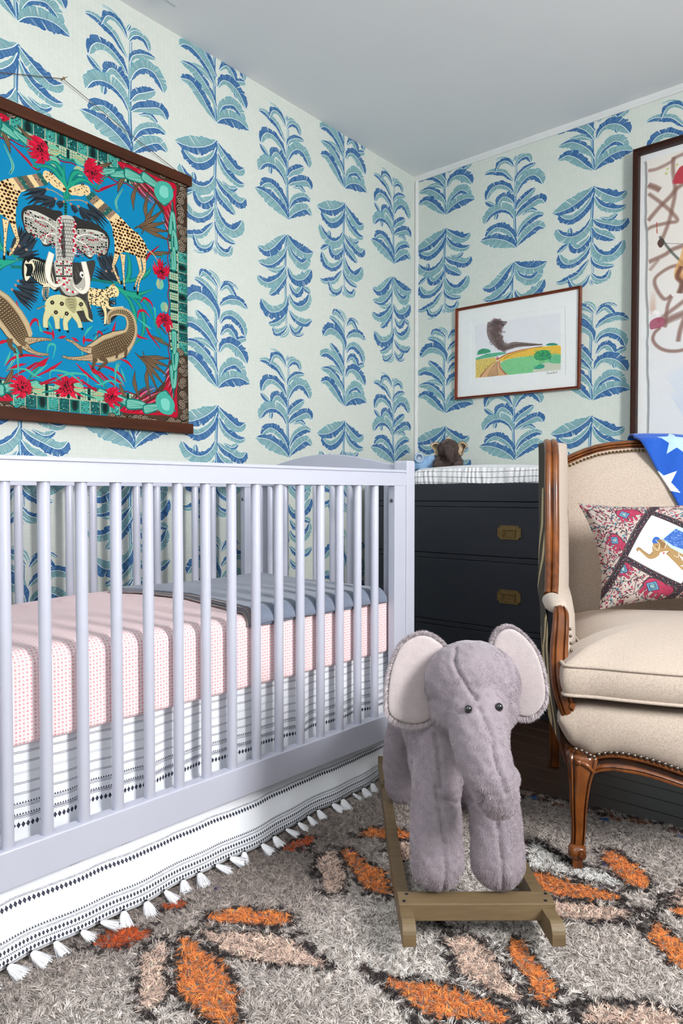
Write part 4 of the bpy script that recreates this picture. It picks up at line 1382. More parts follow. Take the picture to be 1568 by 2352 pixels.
# ------------------------------------------------------------------ the room
ROOM_H = 2.497
RX, RY = 3.35, -4.6        # far sides of the room (behind the camera)
im_wall = wallpaper_canvas().image('wallpaper_print')
M_wall = mat('printed_wallpaper', rough=.85, image=im_wall, bump=.12, bump_scale=900)
M_paint = mat('white_trim_paint', 'e2e3e2', .45, noise=('dcdddc', 6, .2))
M_ceil = mat('ceiling_paint', 'e4e5e6', .9, noise=('e1e2e4', 3, .2), bump=.05, bump_scale=300)
M_plain = mat('plain_wall_paint', 'd3dbd8', .9, noise=('cfd8d5', 4, .2))
M_floor = mat('dark_stained_floor', '2a1b13', .42, noise=('4a3020', 5, .25), stretch=(1, 9, 9), bump=.1, bump_scale=60)
M_gap = mat('floor_joint', '0d0907', .9, noise=('120c09', 20, .2))
M_glass = glass_mat()


def wall_uv(p, axis):
    # the print's tile is .743 x .985 m; each wall's seam falls where the photograph shows its columns
    if axis == 0:
        return ((p[1] + .94) / .743, (p[2] - 1.017) / .985)
    return ((p[0] - .552) / .743, (p[2] - 1.022) / .985)


def wall(name, quad, axis, m, thick):
    v = [tuple(q) for q in quad] + [tuple(np.array(q) + np.array(thick)) for q in quad]
    f = [(0, 1, 2, 3), (7, 6, 5, 4), (0, 4, 5, 1), (1, 5, 6, 2), (2, 6, 7, 3), (3, 7, 4, 0)]
    return struct(MB().add(v, f, [wall_uv(p, axis) for p in v] if m is M_wall else None).build(name, m))


wall('wall_left', [(0, RY, 0), (0, 0, 0), (0, 0, ROOM_H), (0, RY, ROOM_H)], 0, M_wall, (-.1, 0, 0))
wall('wall_back', [(0, 0, 0), (RX, 0, 0), (RX, 0, ROOM_H), (0, 0, ROOM_H)], 1, M_wall, (0, .1, 0))


def wall_with_opening(name, axis, at, a0, a1, w0, w1, z0, z1, out, n):
    """wall of four blocks round a window opening, plus the window itself"""
    mb = MB()
    for (p0, p1, q0, q1) in ((a0, w0, 0, ROOM_H), (w1, a1, 0, ROOM_H), (w0, w1, 0, z0), (w0, w1, z1, ROOM_H)):
        if axis == 0:
            mb.box((min(at, at + out), p0, q0), (max(at, at + out), p1, q1))
        else:
            mb.box((p0, min(at, at + out), q0), (p1, max(at, at + out), q1))
    struct(mb.build(name, M_plain))
    fr = MB()
    t, d0, d1 = .05, at + out * .2, at + out * .7
    mid = (w0 + w1) / 2
    zm = (z0 + z1) / 2
    for (p0, p1, q0, q1) in ((w0, w0 + t, z0, z1), (w1 - t, w1, z0, z1), (w0, w1, z0, z0 + t), (w0, w1, z1 - t, z1), (w0, w1, zm - .02, zm + .02), (mid - .012, mid + .012, z0, z1)):
        if axis == 0:
            fr.box((min(d0, d1), p0, q0), (max(d0, d1), p1, q1))
        else:
            fr.box((p0, min(d0, d1), q0), (p1, max(d0, d1), q1))
    wn = struct(fr.build('window_%d' % n, M_paint))
    gl = MB()
    g0, g1 = at + out * .42, at + out * .46
    if axis == 0:
        gl.box((min(g0, g1), w0 + t, z0 + t), (max(g0, g1), w1 - t, z1 - t))
    else:
        gl.box((w0 + t, min(g0, g1), z0 + t), (w1 - t, max(g0, g1), z1 - t))
    gl.build('pane', M_glass, wn)


wall_with_opening('wall_right', 0, RX, RY, 0, -2.95, -1.75, .95, 2.3, .12, 1)
wall_with_opening('wall_front', 1, RY, 0, RX, .75, 2.75, .70, 2.3, -.12, 2)  # this rear window is added to go with the fill lamp
struct(MB().box((-.1, RY - .1, ROOM_H), (RX + .1, .1, ROOM_H + .08)).build('ceiling', M_ceil))
fl = struct(MB().box((-.1, RY - .1, -.08), (RX + .1, .1, -.012)).build('floor', M_gap))
pk = MB().box((0, -.041, -.012), (RX, .041, 0), .0015).build('floor_board', M_floor, fl)
pk.location = (0, -.043, 0)
for k in range(1, 54):
    b_ = dup(pk, fl, (0, -.043 - .0845 * k, 0))
# crown moulding on the back wall, cover strip in the corner, slim skirting
cr_prof = [(0, 0), (-.006, 0), (-.009, -.004), (-.0075, -.008), (-.013, -.013), (-.013, -.017), (-.016, -.020), (-.016, -.024), (0, -.024)]
cr = MB()
ring = [[(x, y, ROOM_H - .024 - z - .0) for (y, z) in cr_prof] for x in (0.0, RX)]
cr.loft(ring)
struct(cr.build('trim_1', M_paint))
struct(MB().prism([(0.0, -.0), (0.0, -.012), (.004, -.012), (.006, -.0075), (.0145, -.0075), (.0165, -.0), ], 0, ROOM_H - .02).build('trim_2', M_paint, bevel=.001))
struct(MB().prism([(0.0, 0), (0, -.012), (.010, -.012), (.010, 0)], .0, ROOM_H).build('trim_3', M_paint))
bb = [(0, 0), (.014, 0), (.014, .085), (.009, .098), (.006, .10), (0, .10)]
struct(MB().loft([[(x, y, z) for (x, z) in bb] for y in (RY, 0)]).build('baseboard_left', M_paint))
struct(MB().loft([[(x, -y, z) for (y, z) in bb] for x in (0, RX)]).build('baseboard_back', M_paint))
# access cover on the ceiling near the left wall
vc = view_plane([(404, 12), (365, -8), (445, -30)], 2, ROOM_H)[:, :2]
cvr = thing('ceiling_hatch', 'pale square cover set in the ceiling near the left wall', 'hatch', (0, 0, 0))
hx, hy = vc[0]
MB().box((hx - .0, hy - .40, ROOM_H - .004), (hx + .34, hy, ROOM_H), .001).build('cover_panel', M_ceil, cvr)
hk = MB().lathe([(.012, -.022), (.016, -.016), (.016, -.004), (.02, -.004), (.02, 0)], 16, (hx + .06, hy - .07, ROOM_H - .004)).build('catch', M_paint, cvr, smooth=30)

# ------------------------------------------------------------------ rug
RUG_Z = .006
rc = rug_canvas()
RUG_POLY = [(.42, -1.23), (2.62, -.965), (2.45, -3.25), (.30, -3.25)]
rug = thing('shag_rug', 'grey and cream shag wool rug with orange and blush petals outlined in black', 'rug', (0, 0, 0))
M_rugb = mat('rug_backing', '8a8078', .95, noise=('6f665f', 30, .2))
MB().prism(RUG_POLY, .0005, RUG_Z).build('rug_backing', M_rugb, rug)


def inside(P, poly):
    x, y = P[:, 0], P[:, 1]
    r = np.zeros(len(P), bool)
    for i in range(len(poly)):
        (x0, y0), (x1, y1) = poly[i - 1], poly[i]
        k = ((y0 <= y) != (y1 <= y)) & (x < x0 + (y - y0) * (x1 - x0) / (y1 - y0 + 1e-12))
        r ^= k
    return r


def strand_mesh(name, root, direction, length, width, bend, cols, material, parent, segs=2, rs=None, blunt=False):
    """thin tapering tufts, all in one mesh: root (n,3), direction (n,3) growing, bend (n,3) added towards the tip"""
    n = len(root)
    side = np.cross(direction, rs.normal(0, 1, (n, 3)))
    side /= np.maximum(np.linalg.norm(side, axis=1, keepdims=True), 1e-9)
    rows = []
    for k in range(segs + 1):
        t = k / segs
        c = root + direction * (length * t)[:, None] + bend * (length * t * t)[:, None]
        if k < segs or blunt:
            w = (width * ((1 - .30 * t) if blunt else (1 - .45 * t)))[:, None] * .5
            rows += [c - side * w, c + side * w]
        else:
            rows += [c]
    V = np.stack(rows, 1)                        # n, (2*segs+1), 3
    m = V.shape[1]
    base = (np.arange(n) * m)[:, None]
    tris = []
    for k in range(segs if blunt else segs - 1):
        a = 2 * k
        tris += [[a, a + 1, a + 3], [a, a + 3, a + 2]]
    if not blunt:
        a = 2 * (segs - 1)
        tris += [[a, a + 1, a + 2]]
    T = np.array(tris)
    F = (base[:, :, None] + T[None]).reshape(-1, 3)
    me = bpy.data.meshes.new(name)
    me.vertices.add(n * m)
    me.vertices.foreach_set('co', V.astype(np.float32).ravel())
    me.loops.add(F.size)
    me.loops.foreach_set('vertex_index', F.astype(np.int32).ravel())
    me.polygons.add(len(F))
    me.polygons.foreach_set('loop_start', np.arange(0, F.size, 3, dtype=np.int32))
    me.polygons.foreach_set('use_smooth', np.ones(len(F), bool))
    me.update(calc_edges=True)
    at = me.color_attributes.new('tone', 'FLOAT_COLOR', 'POINT')
    cc = np.ones((n, m, 4), np.float32)
    cc[:, :, :3] = lin(np.clip(cols, 0, 1))[:, None]
    at.data.foreach_set('color', cc.ravel())
    me.materials.append(material)
    o = bpy.data.objects.new(name, me)
    COL.objects.link(o)
    o.parent = parent
    o['kind'] = 'stuff'
    return o


M_pile = mat('wool_pile', rough=.95, attr='tone', sheen=.25, spec=.12)


def make_pile():
    rs = np.random.default_rng(21)
    out = []
    for (x0, x1, y0, y1, sp, per) in ((.40, 2.62, -3.25, -.95, .0062, 3),):
        nx, ny = int((x1 - x0) / sp), int((y1 - y0) / sp)
        g = np.stack(np.meshgrid(np.arange(nx), np.arange(ny), indexing='ij'), -1).reshape(-1, 2) * sp + [x0, y0]
        g += rs.uniform(-.5, .5, g.shape) * sp
        # keep what this corner of the room can show: in front of the camera and out from under the crib
        d = g - np.array(CAM_POS[:2])
        f = d[:, 0] * -math.sin(YAW) + d[:, 1] * math.cos(YAW)
        l = d[:, 0] * math.cos(YAW) + d[:, 1] * math.sin(YAW)
        k = inside(g, RUG_POLY) & (f > .55) & (np.abs(l) < f * .62 + .25) & (g[:, 0] > .60)
        out.append(g[k])
    g = np.vstack(out)
    tuft_dir = rs.normal(0, .48, (len(g), 2))
    ix = np.clip(((g[:, 0] - rc.x0) * rc.res).astype(int), 0, rc.W - 1)
    iy = np.clip(((g[:, 1] - rc.y0) * rc.res).astype(int), 0, rc.H - 1)
    tcol = rc.a[iy, ix] * (1 + rs.normal(0, .10, (len(g), 1)))
    per = 9
    G = np.repeat(g, per, 0) + rs.normal(0, .0021, (len(g) * per, 2))
    n = len(G)
    lean = np.repeat(tuft_dir, per, 0) + rs.normal(0, .17, (n, 2)) + [.08, -.10]
    root = np.column_stack([G, np.full(n, RUG_Z - .001)])
    dr = np.column_stack([lean * .7, np.ones(n)])
    dr /= np.linalg.norm(dr, axis=1, keepdims=True)
    bend = np.column_stack([lean * .9 + np.repeat(rs.normal(0, .5, (len(g), 2)), per, 0) + rs.normal(0, .18, (n, 2)), -np.abs(rs.normal(.1, .25, n))])
    L = rs.uniform(.0065, .0100, n)
    col = np.repeat(tcol, per, 0) * (1 + rs.normal(0, .07, (n, 1)))
    strand_mesh('wool_pile', root, dr, L, rs.uniform(.0013, .0021, n), bend, col, M_pile, rug, 2, rs)



make_pile()

# ------------------------------------------------------------------ crib (x along its length towards the corner, y towards the wall)
CR_RZ = math.radians(87.115)
CR_LOC = (.764, -2.458, 0)
M_crib = mat('crib_paint', 'c2c4d2', .36, noise=('bec0ce', 5, .3), coat=.15)
M_steel = mat('bolt_steel', '9a9a9c', .3, metal=1.0, noise=('7a7a7c', 40, .2))
M_black = mat('black_recess', '141416', .8, noise=('0c0c0d', 30, .2))
crib = thing('crib', 'pale grey painted wooden crib with round slats and an arched end panel', 'crib', CR_LOC, CR_RZ)
S0, S1, DEP = -.130, 1.245, .742


def dowel(z0, z1, r=.0122):
    return MB().lathe([(0, z0), (r * .96, z0), (r, z0 + .002), (r, z1 - .002), (r * .96, z1), (0, z1)], 18)


slat = dowel(.205, .904).build('slat', M_crib, crib, smooth=40)
slat.location = (.0071 - .0762, .016, 0)
for k in range(0, 15):
    dup(slat, crib, (.0071 + .0762 * k, .016, 0))
for k in range(0, 15):
    dup(slat, crib, (.0195 + .0762 * k, DEP - .016, 0))
# front and back rails
def rail_top(y, s):
    """section of a top rail: flat board with a moulded cap"""
    return [(y, .902), (y, .938), (y + s * .0035, .9385), (y + s * .0035, .941), (y - s * .001, .943), (y - s * .001, .9475), (y + s * .003, .9505), (y + s * .030, .9505), (y + s * .030, .902)]


def profile_bar(sec, x0, x1):
    return MB().loft([[(x, p[0], p[1]) for p in sec] for x in (x0, x1)])


profile_bar(rail_top(0, 1), S0 + .04, S1 - .040).build('top_rail', M_crib, crib)
profile_bar(rail_top(DEP, -1), S0 + .04, S1 - .040).build('top_rail', M_crib, crib)
MB().box((S0 + .04, 0, .1345), (S1 - .04, .030, .209), .0025).build('bottom_rail', M_crib, crib)
MB().box((S0 + .04, DEP - .03, .1345), (S1 - .04, DEP, .209), .0025).build('bottom_rail', M_crib, crib)
# stiles beside the posts, with their bolts
for (x0, x1) in ((1.150, 1.2045), (S0 + .0405, S0 + .09)):
    for (y0, y1) in ((.0005, .026), (DEP - .026, DEP - .0005)):
        st = MB().box((x0, y0, .209), (x1, y1, .902), .0015).build('stile', M_crib, crib)
        if x0 > 1:
            b = MB().lathe([(0, -.001), (.0062, -.001), (.0066, 0), (.0066, .0015), (.0045, .002), (.004, .0012), (0, .0012)], 18, (x0 - .001, (y0 + y1) / 2, .856), 'x')
            bo = b.build('bolt', M_steel, st, smooth=35)
            bo.scale = (1, 1, 1)
            MB().lathe([(0, 0), (.0022, 0), (.0022, .0006), (0, .0006)], 6, (x0 - .0022, (y0 + y1) / 2, .856), 'x').build('socket', M_black, st)
# posts
for x0 in (S1 - .040, S0):
    for y0, y1 in ((-.003, .048), (DEP - .048, DEP + .001)):
        pf = rounded([(x0, .007), (x0 + .040, .007), (x0 + .040, .9795), (x0, .9795)], .008)
        pf[:len(pf) // 2, 1] = np.maximum(pf[:len(pf) // 2, 1], .007)
        MB().prism(pf, y0, y1, 'xz').build('post', M_crib, crib, bevel=.002)
# end panels: arched top board, lower rail and slats
for x0 in (S1 - .034, S0 + .010):
    ys = np.linspace(.048, DEP - .048, 40)
    t = (ys - ys[0]) / (ys[-1] - ys[0])
    arch = .968 + .045 * np.clip(np.sin(np.pi * t), 0, 1) ** 1.15
    poly = [(.048, .905), (DEP - .048, .905)] + [(y, z) for y, z in zip(ys[::-1], arch[::-1])]
    MB().prism(poly, x0, x0 + .022, 'yz').build('arched_panel', M_crib, crib, bevel=.003)
    MB().box((x0, .048, .119), (x0 + .022, DEP - .048, .209), .002).build('end_rail', M_crib, crib)
    for k in range(8):
        dup(slat, crib, (x0 + .011, .048 + (DEP - .096) * (k + .5) / 8, 0))
# mattress platform, hidden under the mattress
MB().box((S0 + .045, .062, .372), (S1 - .045, DEP - .034, .384)).build('platform', M_crib, crib)

# mattress in its fitted sheet
M_sheet = mat('fitted_sheet', rough=.85, image=sheet_canvas().image('sheet_print'), bump=.15, bump_scale=250)
mat_t = thing('mattress', 'crib mattress in a white fitted sheet printed with pink dots and crosses', 'mattress', CR_LOC, CR_RZ)


def rounded_block(x0, x1, y0, y1, z0, z1, rt, rb, n=8, nx=60, sag=None, puff=.004):
    """soft block: cross-section rings along x, uv in metres"""
    sec = []
    for cx_, cz, r_, a0 in ((y0 + rb, z0 + rb, rb, 180), (y1 - rb, z0 + rb, rb, 270), (y1 - rt, z1 - rt, rt, 0), (y0 + rt, z1 - rt, rt, 90)):
        pass
    def arc(cx_, cz, r_, a0):
        a = np.radians(np.linspace(a0, a0 + 90, n))
        return np.stack([cx_ + r_ * np.cos(a), cz + r_ * np.sin(a)], 1)
    P = np.vstack([arc(y0 + rb, z0 + rb, rb, 180), np.stack([np.linspace(y0 + rb, y1 - rb, 12)[1:-1], np.full(10, z0)], 1), arc(y1 - rb, z0 + rb, rb, 270), np.stack([np.full(6, y1), np.linspace(z0 + rb, z1 - rt, 8)[1:-1]], 1), arc(y1 - rt, z1 - rt, rt, 0),
                   np.stack([np.linspace(y1 - rt, y0 + rt, 26)[1:-1], np.full(24, z1)], 1), arc(y0 + rt, z1 - rt, rt, 90), np.stack([np.full(6, y0), np.linspace(z1 - rt, z0 + rb, 8)[1:-1]], 1)])
    P = np.vstack([P, P[:1]])
    cy, cz = (y0 + y1) / 2, (z0 + z1) / 2
    L = np.concatenate([[0], np.cumsum(np.linalg.norm(np.diff(P, axis=0), axis=1))])
    xs = np.concatenate([x0 + rt * (1 - np.cos(np.linspace(0, math.pi / 2, 7))), np.linspace(x0 + rt, x1 - rt, nx)[1:-1], x1 - rt * (1 - np.cos(np.linspace(math.pi / 2, 0, 7)))])
    V, UV = [], []
    for x in xs:
        e = min(x - x0, x1 - x)
        s = 1.0 if e >= rt else math.sqrt(max(0, 1 - (1 - e / rt) ** 2))
        q = P.copy()
        q[:, 0] = cy + (q[:, 0] - cy) * ((abs(y1 - y0) / 2 - rt * (1 - s)) / (abs(y1 - y0) / 2))
        q[:, 1] = cz + (q[:, 1] - cz) * ((abs(z1 - z0) / 2 - rt * (1 - s)) / (abs(z1 - z0) / 2))
        V.append(np.column_stack([np.full(len(q), x), q]))
        UV.append(np.column_stack([np.full(len(q), x / .0152), L / .0152]))
    V = np.array(V)
    return V, np.array(UV)


V, UV = rounded_block(S0 + .05, 1.182, .036, .700, .387, .574, .034, .010)
top = V[:, :, 2] > .56
V[:, :, 2] += np.where(top, .006 * np.sin(V[:, :, 0] * 9) * np.sin(V[:, :, 1] * 7) - .003, 0)
side = V[:, :, 1] < .05
V[:, :, 1] += np.where(side, .002 * np.sin(V[:, :, 0] * 31), 0)
mb = MB()
mb.grid(V, uv=UV)
n_ = V.shape[1]
mb.f.append(tuple(range(n_ - 1)))
mb.f.append(tuple(len(V) * n_ - n_ + j for j in range(n_ - 1))[::-1])
mb.build('fitted_sheet', M_sheet, mat_t, smooth=60)
MB().box((S0 + .07, .06, .3845), (1.16, .68, .3865)).build('ticking', M_sheet, mat_t)

# folded blanket over the mattress: three layers with taupe edges
M_knit = mat('slate_knit', '7b8496', .9, noise=('6a7386', 160, .25), bump=.6, bump_scale=420, sheen=.3)
M_taupe = mat('taupe_knit', '8a7c76', .9, noise=('766a66', 160, .25), bump=.6, bump_scale=420, sheen=.3)
blk = thing('blanket', 'slate blue knitted blanket folded in layers across the mattress', 'blanket', CR_LOC, CR_RZ)


def over_mattress(u, v, z):
    """u along the crib, v distance from the mattress' far side going to the front, wraps over the front edge"""
    y_top = .070
    if v <= .63:
        y = .700 - v
        return (u, max(y, .070), .574 + z + .004 * math.sin(u * 9) * math.sin(y * 7) - .001)
    w = v - .63
    r = .034 + z
    a = min(w / r, math.pi / 2)
    y = .070 - r * math.sin(a)
    zz = .540 + r * math.cos(a)
    if w > r * math.pi / 2:
        zz -= w - r * math.pi / 2
    return (u, y, zz)


for li, (z, m, dl, dv) in enumerate(((.0045, M_taupe, 0.0, .010), (.0085, M_knit, .003, .007), (.0125, M_taupe, .004, .008), (.0165, M_knit, .008, .0))):
    nu, nv = 60, 56
    G, G2 = [], []
    for i in range(nu):
        row, row2 = [], []
        for j in range(nv):
            fv = j / (nv - 1)
            v = .075 + fv * (.63 + .034 * math.pi / 2 + .012 - .075 - dv)
            # left edge runs slantwise; right edge straight near the crib's end
            left = float(np.interp(fv, [0, .12, .4, .75, 1], [.545, .605, .655, .630, .600])) + dl * 2
            u = left + (i / (nu - 1)) * (1.150 - dl - left)
            zz = z + .0022 * math.sin(u * 24 + li) * math.sin(fv * 7)
            row.append(over_mattress(u, v, zz))
            row2.append(over_mattress(u, v, zz - .0033))
        G.append(row)
        G2.append(row2)
    mb = MB()
    mb.grid(G)
    o1 = len(mb.v)
    mb.grid(G2, flip=True)
    per = [(i, 0) for i in range(nu)] + [(nu - 1, j) for j in range(1, nv)] + [(i, nv - 1) for i in range(nu - 2, -1, -1)] + [(0, j) for j in range(nv - 2, 0, -1)]
    for a, b in zip(per, per[1:] + per[:1]):
        mb.f.append((a[0] * nv + a[1], b[0] * nv + b[1], o1 + b[0] * nv + b[1], o1 + a[0] * nv + a[1]))
    mb.build('layer', m, blk, smooth=50, **({'label': 'taupe under layer of the blanket'} if m is M_taupe else {}))

# crib skirt with tassels
M_skirt = mat('striped_cotton', rough=.85, image=skirt_canvas().image('skirt_print'), bump=.1, bump_scale=300, sheen=.1)
sk = thing('crib_skirt', 'white cotton crib skirt with black diamond bands and a tasselled hem', 'crib skirt', CR_LOC, CR_RZ)


def skirt_y(s, z):
    folds = .006 * math.sin(s * 31 + 1.5 * math.sin(s * 7)) + .003 * math.sin(s * 67 + 1)
    f2 = .007 * math.sin(s * 17 + .8) + .004 * math.sin(s * 41)
    hem = float(np.interp(s, [-.1, .5, 1.2], [-.040, -.034, .022]))
    if z > .2:
        k = min(1, (z - .2) / .15)
        return .052 + folds * (.55 + .45 * (1 - k))
    t = (.2 - z) / .2
    t = t * t * (3 - 2 * t)
    return (.050 + folds * .6) * (1 - t) + (hem + f2 * .7) * t


ns, nz = 330, 44
zs = np.linspace(.388, .015, nz)
ss = np.linspace(S0 + .03, 1.195, ns)
P = [[(s, skirt_y(s, z), z) for z in zs] for s in ss]
hv = lambda z: z / .42 if z > .2 else (z - .015) / .185 * .2 / .42
uv = [[(s / .36, hv(z)) for z in zs] for s in ss]
mb = MB()
mb.grid(P, uv=uv)
skf = mb.build('skirt_panel', M_skirt, sk, smooth=180)
sm = skf.modifiers.new('thick', 'SOLIDIFY')
sm.thickness = .0012
# return panel at the crib's far end
P = [[(1.196 + .004 * math.sin(y * 40), y, z) for z in zs[::3]] for y in np.linspace(.05, .69, 30)]
uv = [[(y / .36, z / .42) for z in zs[::3]] for y in np.linspace(.05, .69, 30)]
e = MB().grid(P, uv=uv).build('skirt_panel', M_skirt, sk, smooth=180)
sm = e.modifiers.new('thick', 'SOLIDIFY')
sm.thickness = .0012
M_tassel = mat('cotton_thread', 'eeeef0', .85, noise=('dcdce0', 90, .2), bump=.3, bump_scale=500)
M_thread = mat('black_thread', '1c1c20', .9, noise=('101012', 60, .2))


def tassel_mesh(seed):
    r = np.random.default_rng(seed)
    mb = MB()
    L = .036
    core = [(.0012, 0), (.0045, -.003), (.0068, -.010), (.0085, -.020), (.0092, -L * .86), (.0060, -L * .95), (.0, -L * .90)]
    mb.lathe([(a, b) for a, b in core], 14)
    for k in range(70):
        a = r.uniform(0, 6.283)
        e = r.uniform(.007, .0150)
        p0 = (.0018 * math.cos(a), .0018 * math.sin(a), -.001)
        p1 = (.0072 * math.cos(a), .0072 * math.sin(a), -.010)
        p2 = (e * math.cos(a + .15), e * math.sin(a + .15), -L * r.uniform(.85, 1.1))
        q = np.array([p0, p1, p2])
        w = np.array([-math.sin(a), math.cos(a), 0]) * .0006
        mb.grid([[q[i] - w, q[i] + w] for i in range(3)])
    return mb


tprotos = []
for k in range(3):
    t = tassel_mesh(k).build('tassel', M_tassel, sk, smooth=60)
    MB().lathe([(0, .0035), (.0022, .003), (.0026, .0005), (.0024, -.0016), (0, -.002)], 10).build('tassel_tie', M_thread, t, smooth=60)
    tprotos.append(t)
rs = np.random.default_rng(14)
s = -.115
i = 0
while s < 1.19:
    y = skirt_y(s, .015) - .009
    rot = (math.radians(rs.uniform(52, 74)) * -1, rs.uniform(-.25, .25), rs.uniform(-.5, .9))
    pr = tprotos[i % 3]
    if i < 3:
        t = pr
        t.location, t.rotation_euler = (s, y, .024), rot
    else:
        t = dup(pr, sk, (s, y, .024), rot)
        for ch in pr.children:
            dup(ch, t)
    sc = rs.uniform(.9, 1.15)
    t.scale = (sc * 1.25, sc * .62, sc)
    s += .0465 + rs.uniform(-.006, .006)
    i += 1

# ------------------------------------------------------------------ dresser
M_navy = mat('charcoal_lacquer', '303239', .42, noise=('2b2d34', 8, .3), bump=.03, bump_scale=200)
M_brass = mat('aged_brass', '94794c', .42, metal=.5, noise=('74592f', 90, .3), bump=.25, bump_scale=500)
DX0, DX1, DYF, DH = .075, 1.015, -.50, .918
dr = thing('dresser', 'low charcoal dresser with recessed brass pulls standing against the back wall', 'dresser', ((DX0 + DX1) / 2, DYF, 0))
hw = (DX1 - DX0) / 2
T = .02
D_ = .475
mb = MB()
for a, b in (((-hw, .004, .06), (-hw + T, D_, DH - .0)), ((hw - T, .004, .06), (hw, D_, DH)), ((-hw + T, D_ - .012, .06), (hw - T, D_, DH)), ((-hw + T, .004, .06), (hw - T, D_ - .012, .08)), ((-hw + T, .004, DH - .02), (hw - T, D_ - .012, DH))):
    mb.box(a, b)
mb.build('carcass', M_navy, dr)
# fronts: frieze, three drawers, dividers between them
MB().box((-hw, -.001, .846), (hw, .018, DH), .0012).build('frieze', M_navy, dr)
for z0, z1 in ((.823, .8435), (.604, .6235), (.3195, .3385), (.045, .0635)):
    MB().box((-hw, .0005, z0), (hw, .018, z1), .001).build('rail', M_navy, dr)


def pull(parent, x, z):
    W, Hh = .0505, .0275
    c_ = .011
    pts = []
    for sx, sz in ((1, 1), (1, -1), (-1, -1), (-1, 1)):
        cx_, cz = sx * W, sz * Hh
        arc = [(cx_ - sx * c_ * math.cos(a), cz - sz * c_ * math.sin(a)) for a in np.linspace(0, math.pi / 2, 5)]
        if sx * sz < 0:
            arc = arc[::-1]
        # chamfered, notched corners
        pts += arc
    out = [(x + p[0], z + p[1]) for p in pts]
    n = len(out)
    ri = [(x - .0295, z - .0185), (x + .0295, z - .0185), (x + .0295, z + .0125), (x - .0295, z + .0125)]
    y = -.0045
    mb = MB()
    bm = bmesh.new()
    vs = [bm.verts.new((p[0], y, p[1])) for p in out]
    iv = [bm.verts.new((p[0], y, p[1])) for p in ri]
    eds = [bm.edges.new((vs[i], vs[(i + 1) % n])) for i in range(n)] + [bm.edges.new((iv[i], iv[(i + 1) % 4])) for i in range(4)]
    bmesh.ops.triangle_fill(bm, edges=eds, use_beauty=True)
    # sides of the plate and walls of the recess
    bk = [bm.verts.new((p[0], .0, p[1])) for p in out]
    for i in range(n):
        bm.faces.new((vs[i], vs[(i + 1) % n], bk[(i + 1) % n], bk[i]))
    ib = [bm.verts.new((p[0], -.0013, p[1])) for p in ri]
    for i in range(4):
        bm.faces.new((iv[i], iv[(i + 1) % 4], ib[(i + 1) % 4], ib[i]))
    bm.faces.new(ib)
    bmesh.ops.recalc_face_normals(bm, faces=bm.faces)
    bm.verts.index_update()
    mb.add([v.co for v in bm.verts], [[v.index for v in f.verts] for f in bm.faces])
    bm.free()
    pl = mb.build('pull', M_brass, parent, normals=False)
    pl['label'] = 'aged brass recessed pull'
    return pl


def bail(pl, x, z):
    b = MB()
    b.box((x - .029, -.0078, z + .0095), (x + .029, -.0048, z + .0175), .0008)
    b.box((x - .027, -.0072, z - .018), (x - .0225, -.0050, z + .010), .0006)
    b.box((x + .0225, -.0072, z - .018), (x + .027, -.0050, z + .010), .0006)
    b.box((x - .027, -.0072, z - .0185), (x + .027, -.0050, z - .014), .0006)
    return b


for z0, z1, zh in ((.626, .821, .7235), (.341, .602, .469), (.066, .317, .20)):
    d = MB().box((-hw + .001, -.0005, z0), (hw - .001, .018, z1), .0015).build('drawer', M_navy, dr)
    for x in (.239 - (DX0 + DX1) / 2, .791 - (DX0 + DX1) / 2):
        pl = pull(d, x, zh)
        bl = bail(pl, x, zh)
        # the bail is worked into the same plate
        me = bl.build('bail', M_brass, d)
MB().box((-hw + .03, .03, 0), (hw - .03, D_ - .03, .06)).build('plinth', M_navy, dr)

# changing pad in its gathered striped cover
M_cover = bpy.data.materials.new('gathered_striped_cover')
M_cover.use_nodes = True
_nt = M_cover.node_tree
_b = _nt.nodes['Principled BSDF']
_b.inputs['Roughness'].default_value = .85
_tc = _nt.nodes.new('ShaderNodeTexCoord')
_sp = _nt.nodes.new('ShaderNodeSeparateXYZ')
_w = _nt.nodes.new('ShaderNodeMath')
_w.operation = 'FRACT'
_gt = _nt.nodes.new('ShaderNodeMath')
_gt.operation = 'GREATER_THAN'
_gt.inputs[1].default_value = .91
_mx = _nt.nodes.new('ShaderNodeMix')
_mx.data_type = 'RGBA'
_mx.inputs['A'].default_value = tuple(lin(hexc('eeeef0'))) + (1,)
_mx.inputs['B'].default_value = tuple(lin(hexc('5d5b58'))) + (1,)
_nt.links.new(_tc.outputs['UV'], _sp.inputs[0])
_nt.links.new(_sp.outputs['Y'], _w.inputs[0])
_nt.links.new(_w.outputs[0], _gt.inputs[0])
_nt.links.new(_gt.outputs[0], _mx.inputs['Factor'])
_nt.links.new(_mx.outputs['Result'], _b.inputs['Base Color'])
pad = thing('changing_pad', 'contoured changing pad in a white cover with thin gathered grey stripes', 'changing pad', (.615, -.285, DH))
nx, ns = 360, 40
V, UV = [], []
PX0, PX1 = -.315, .335
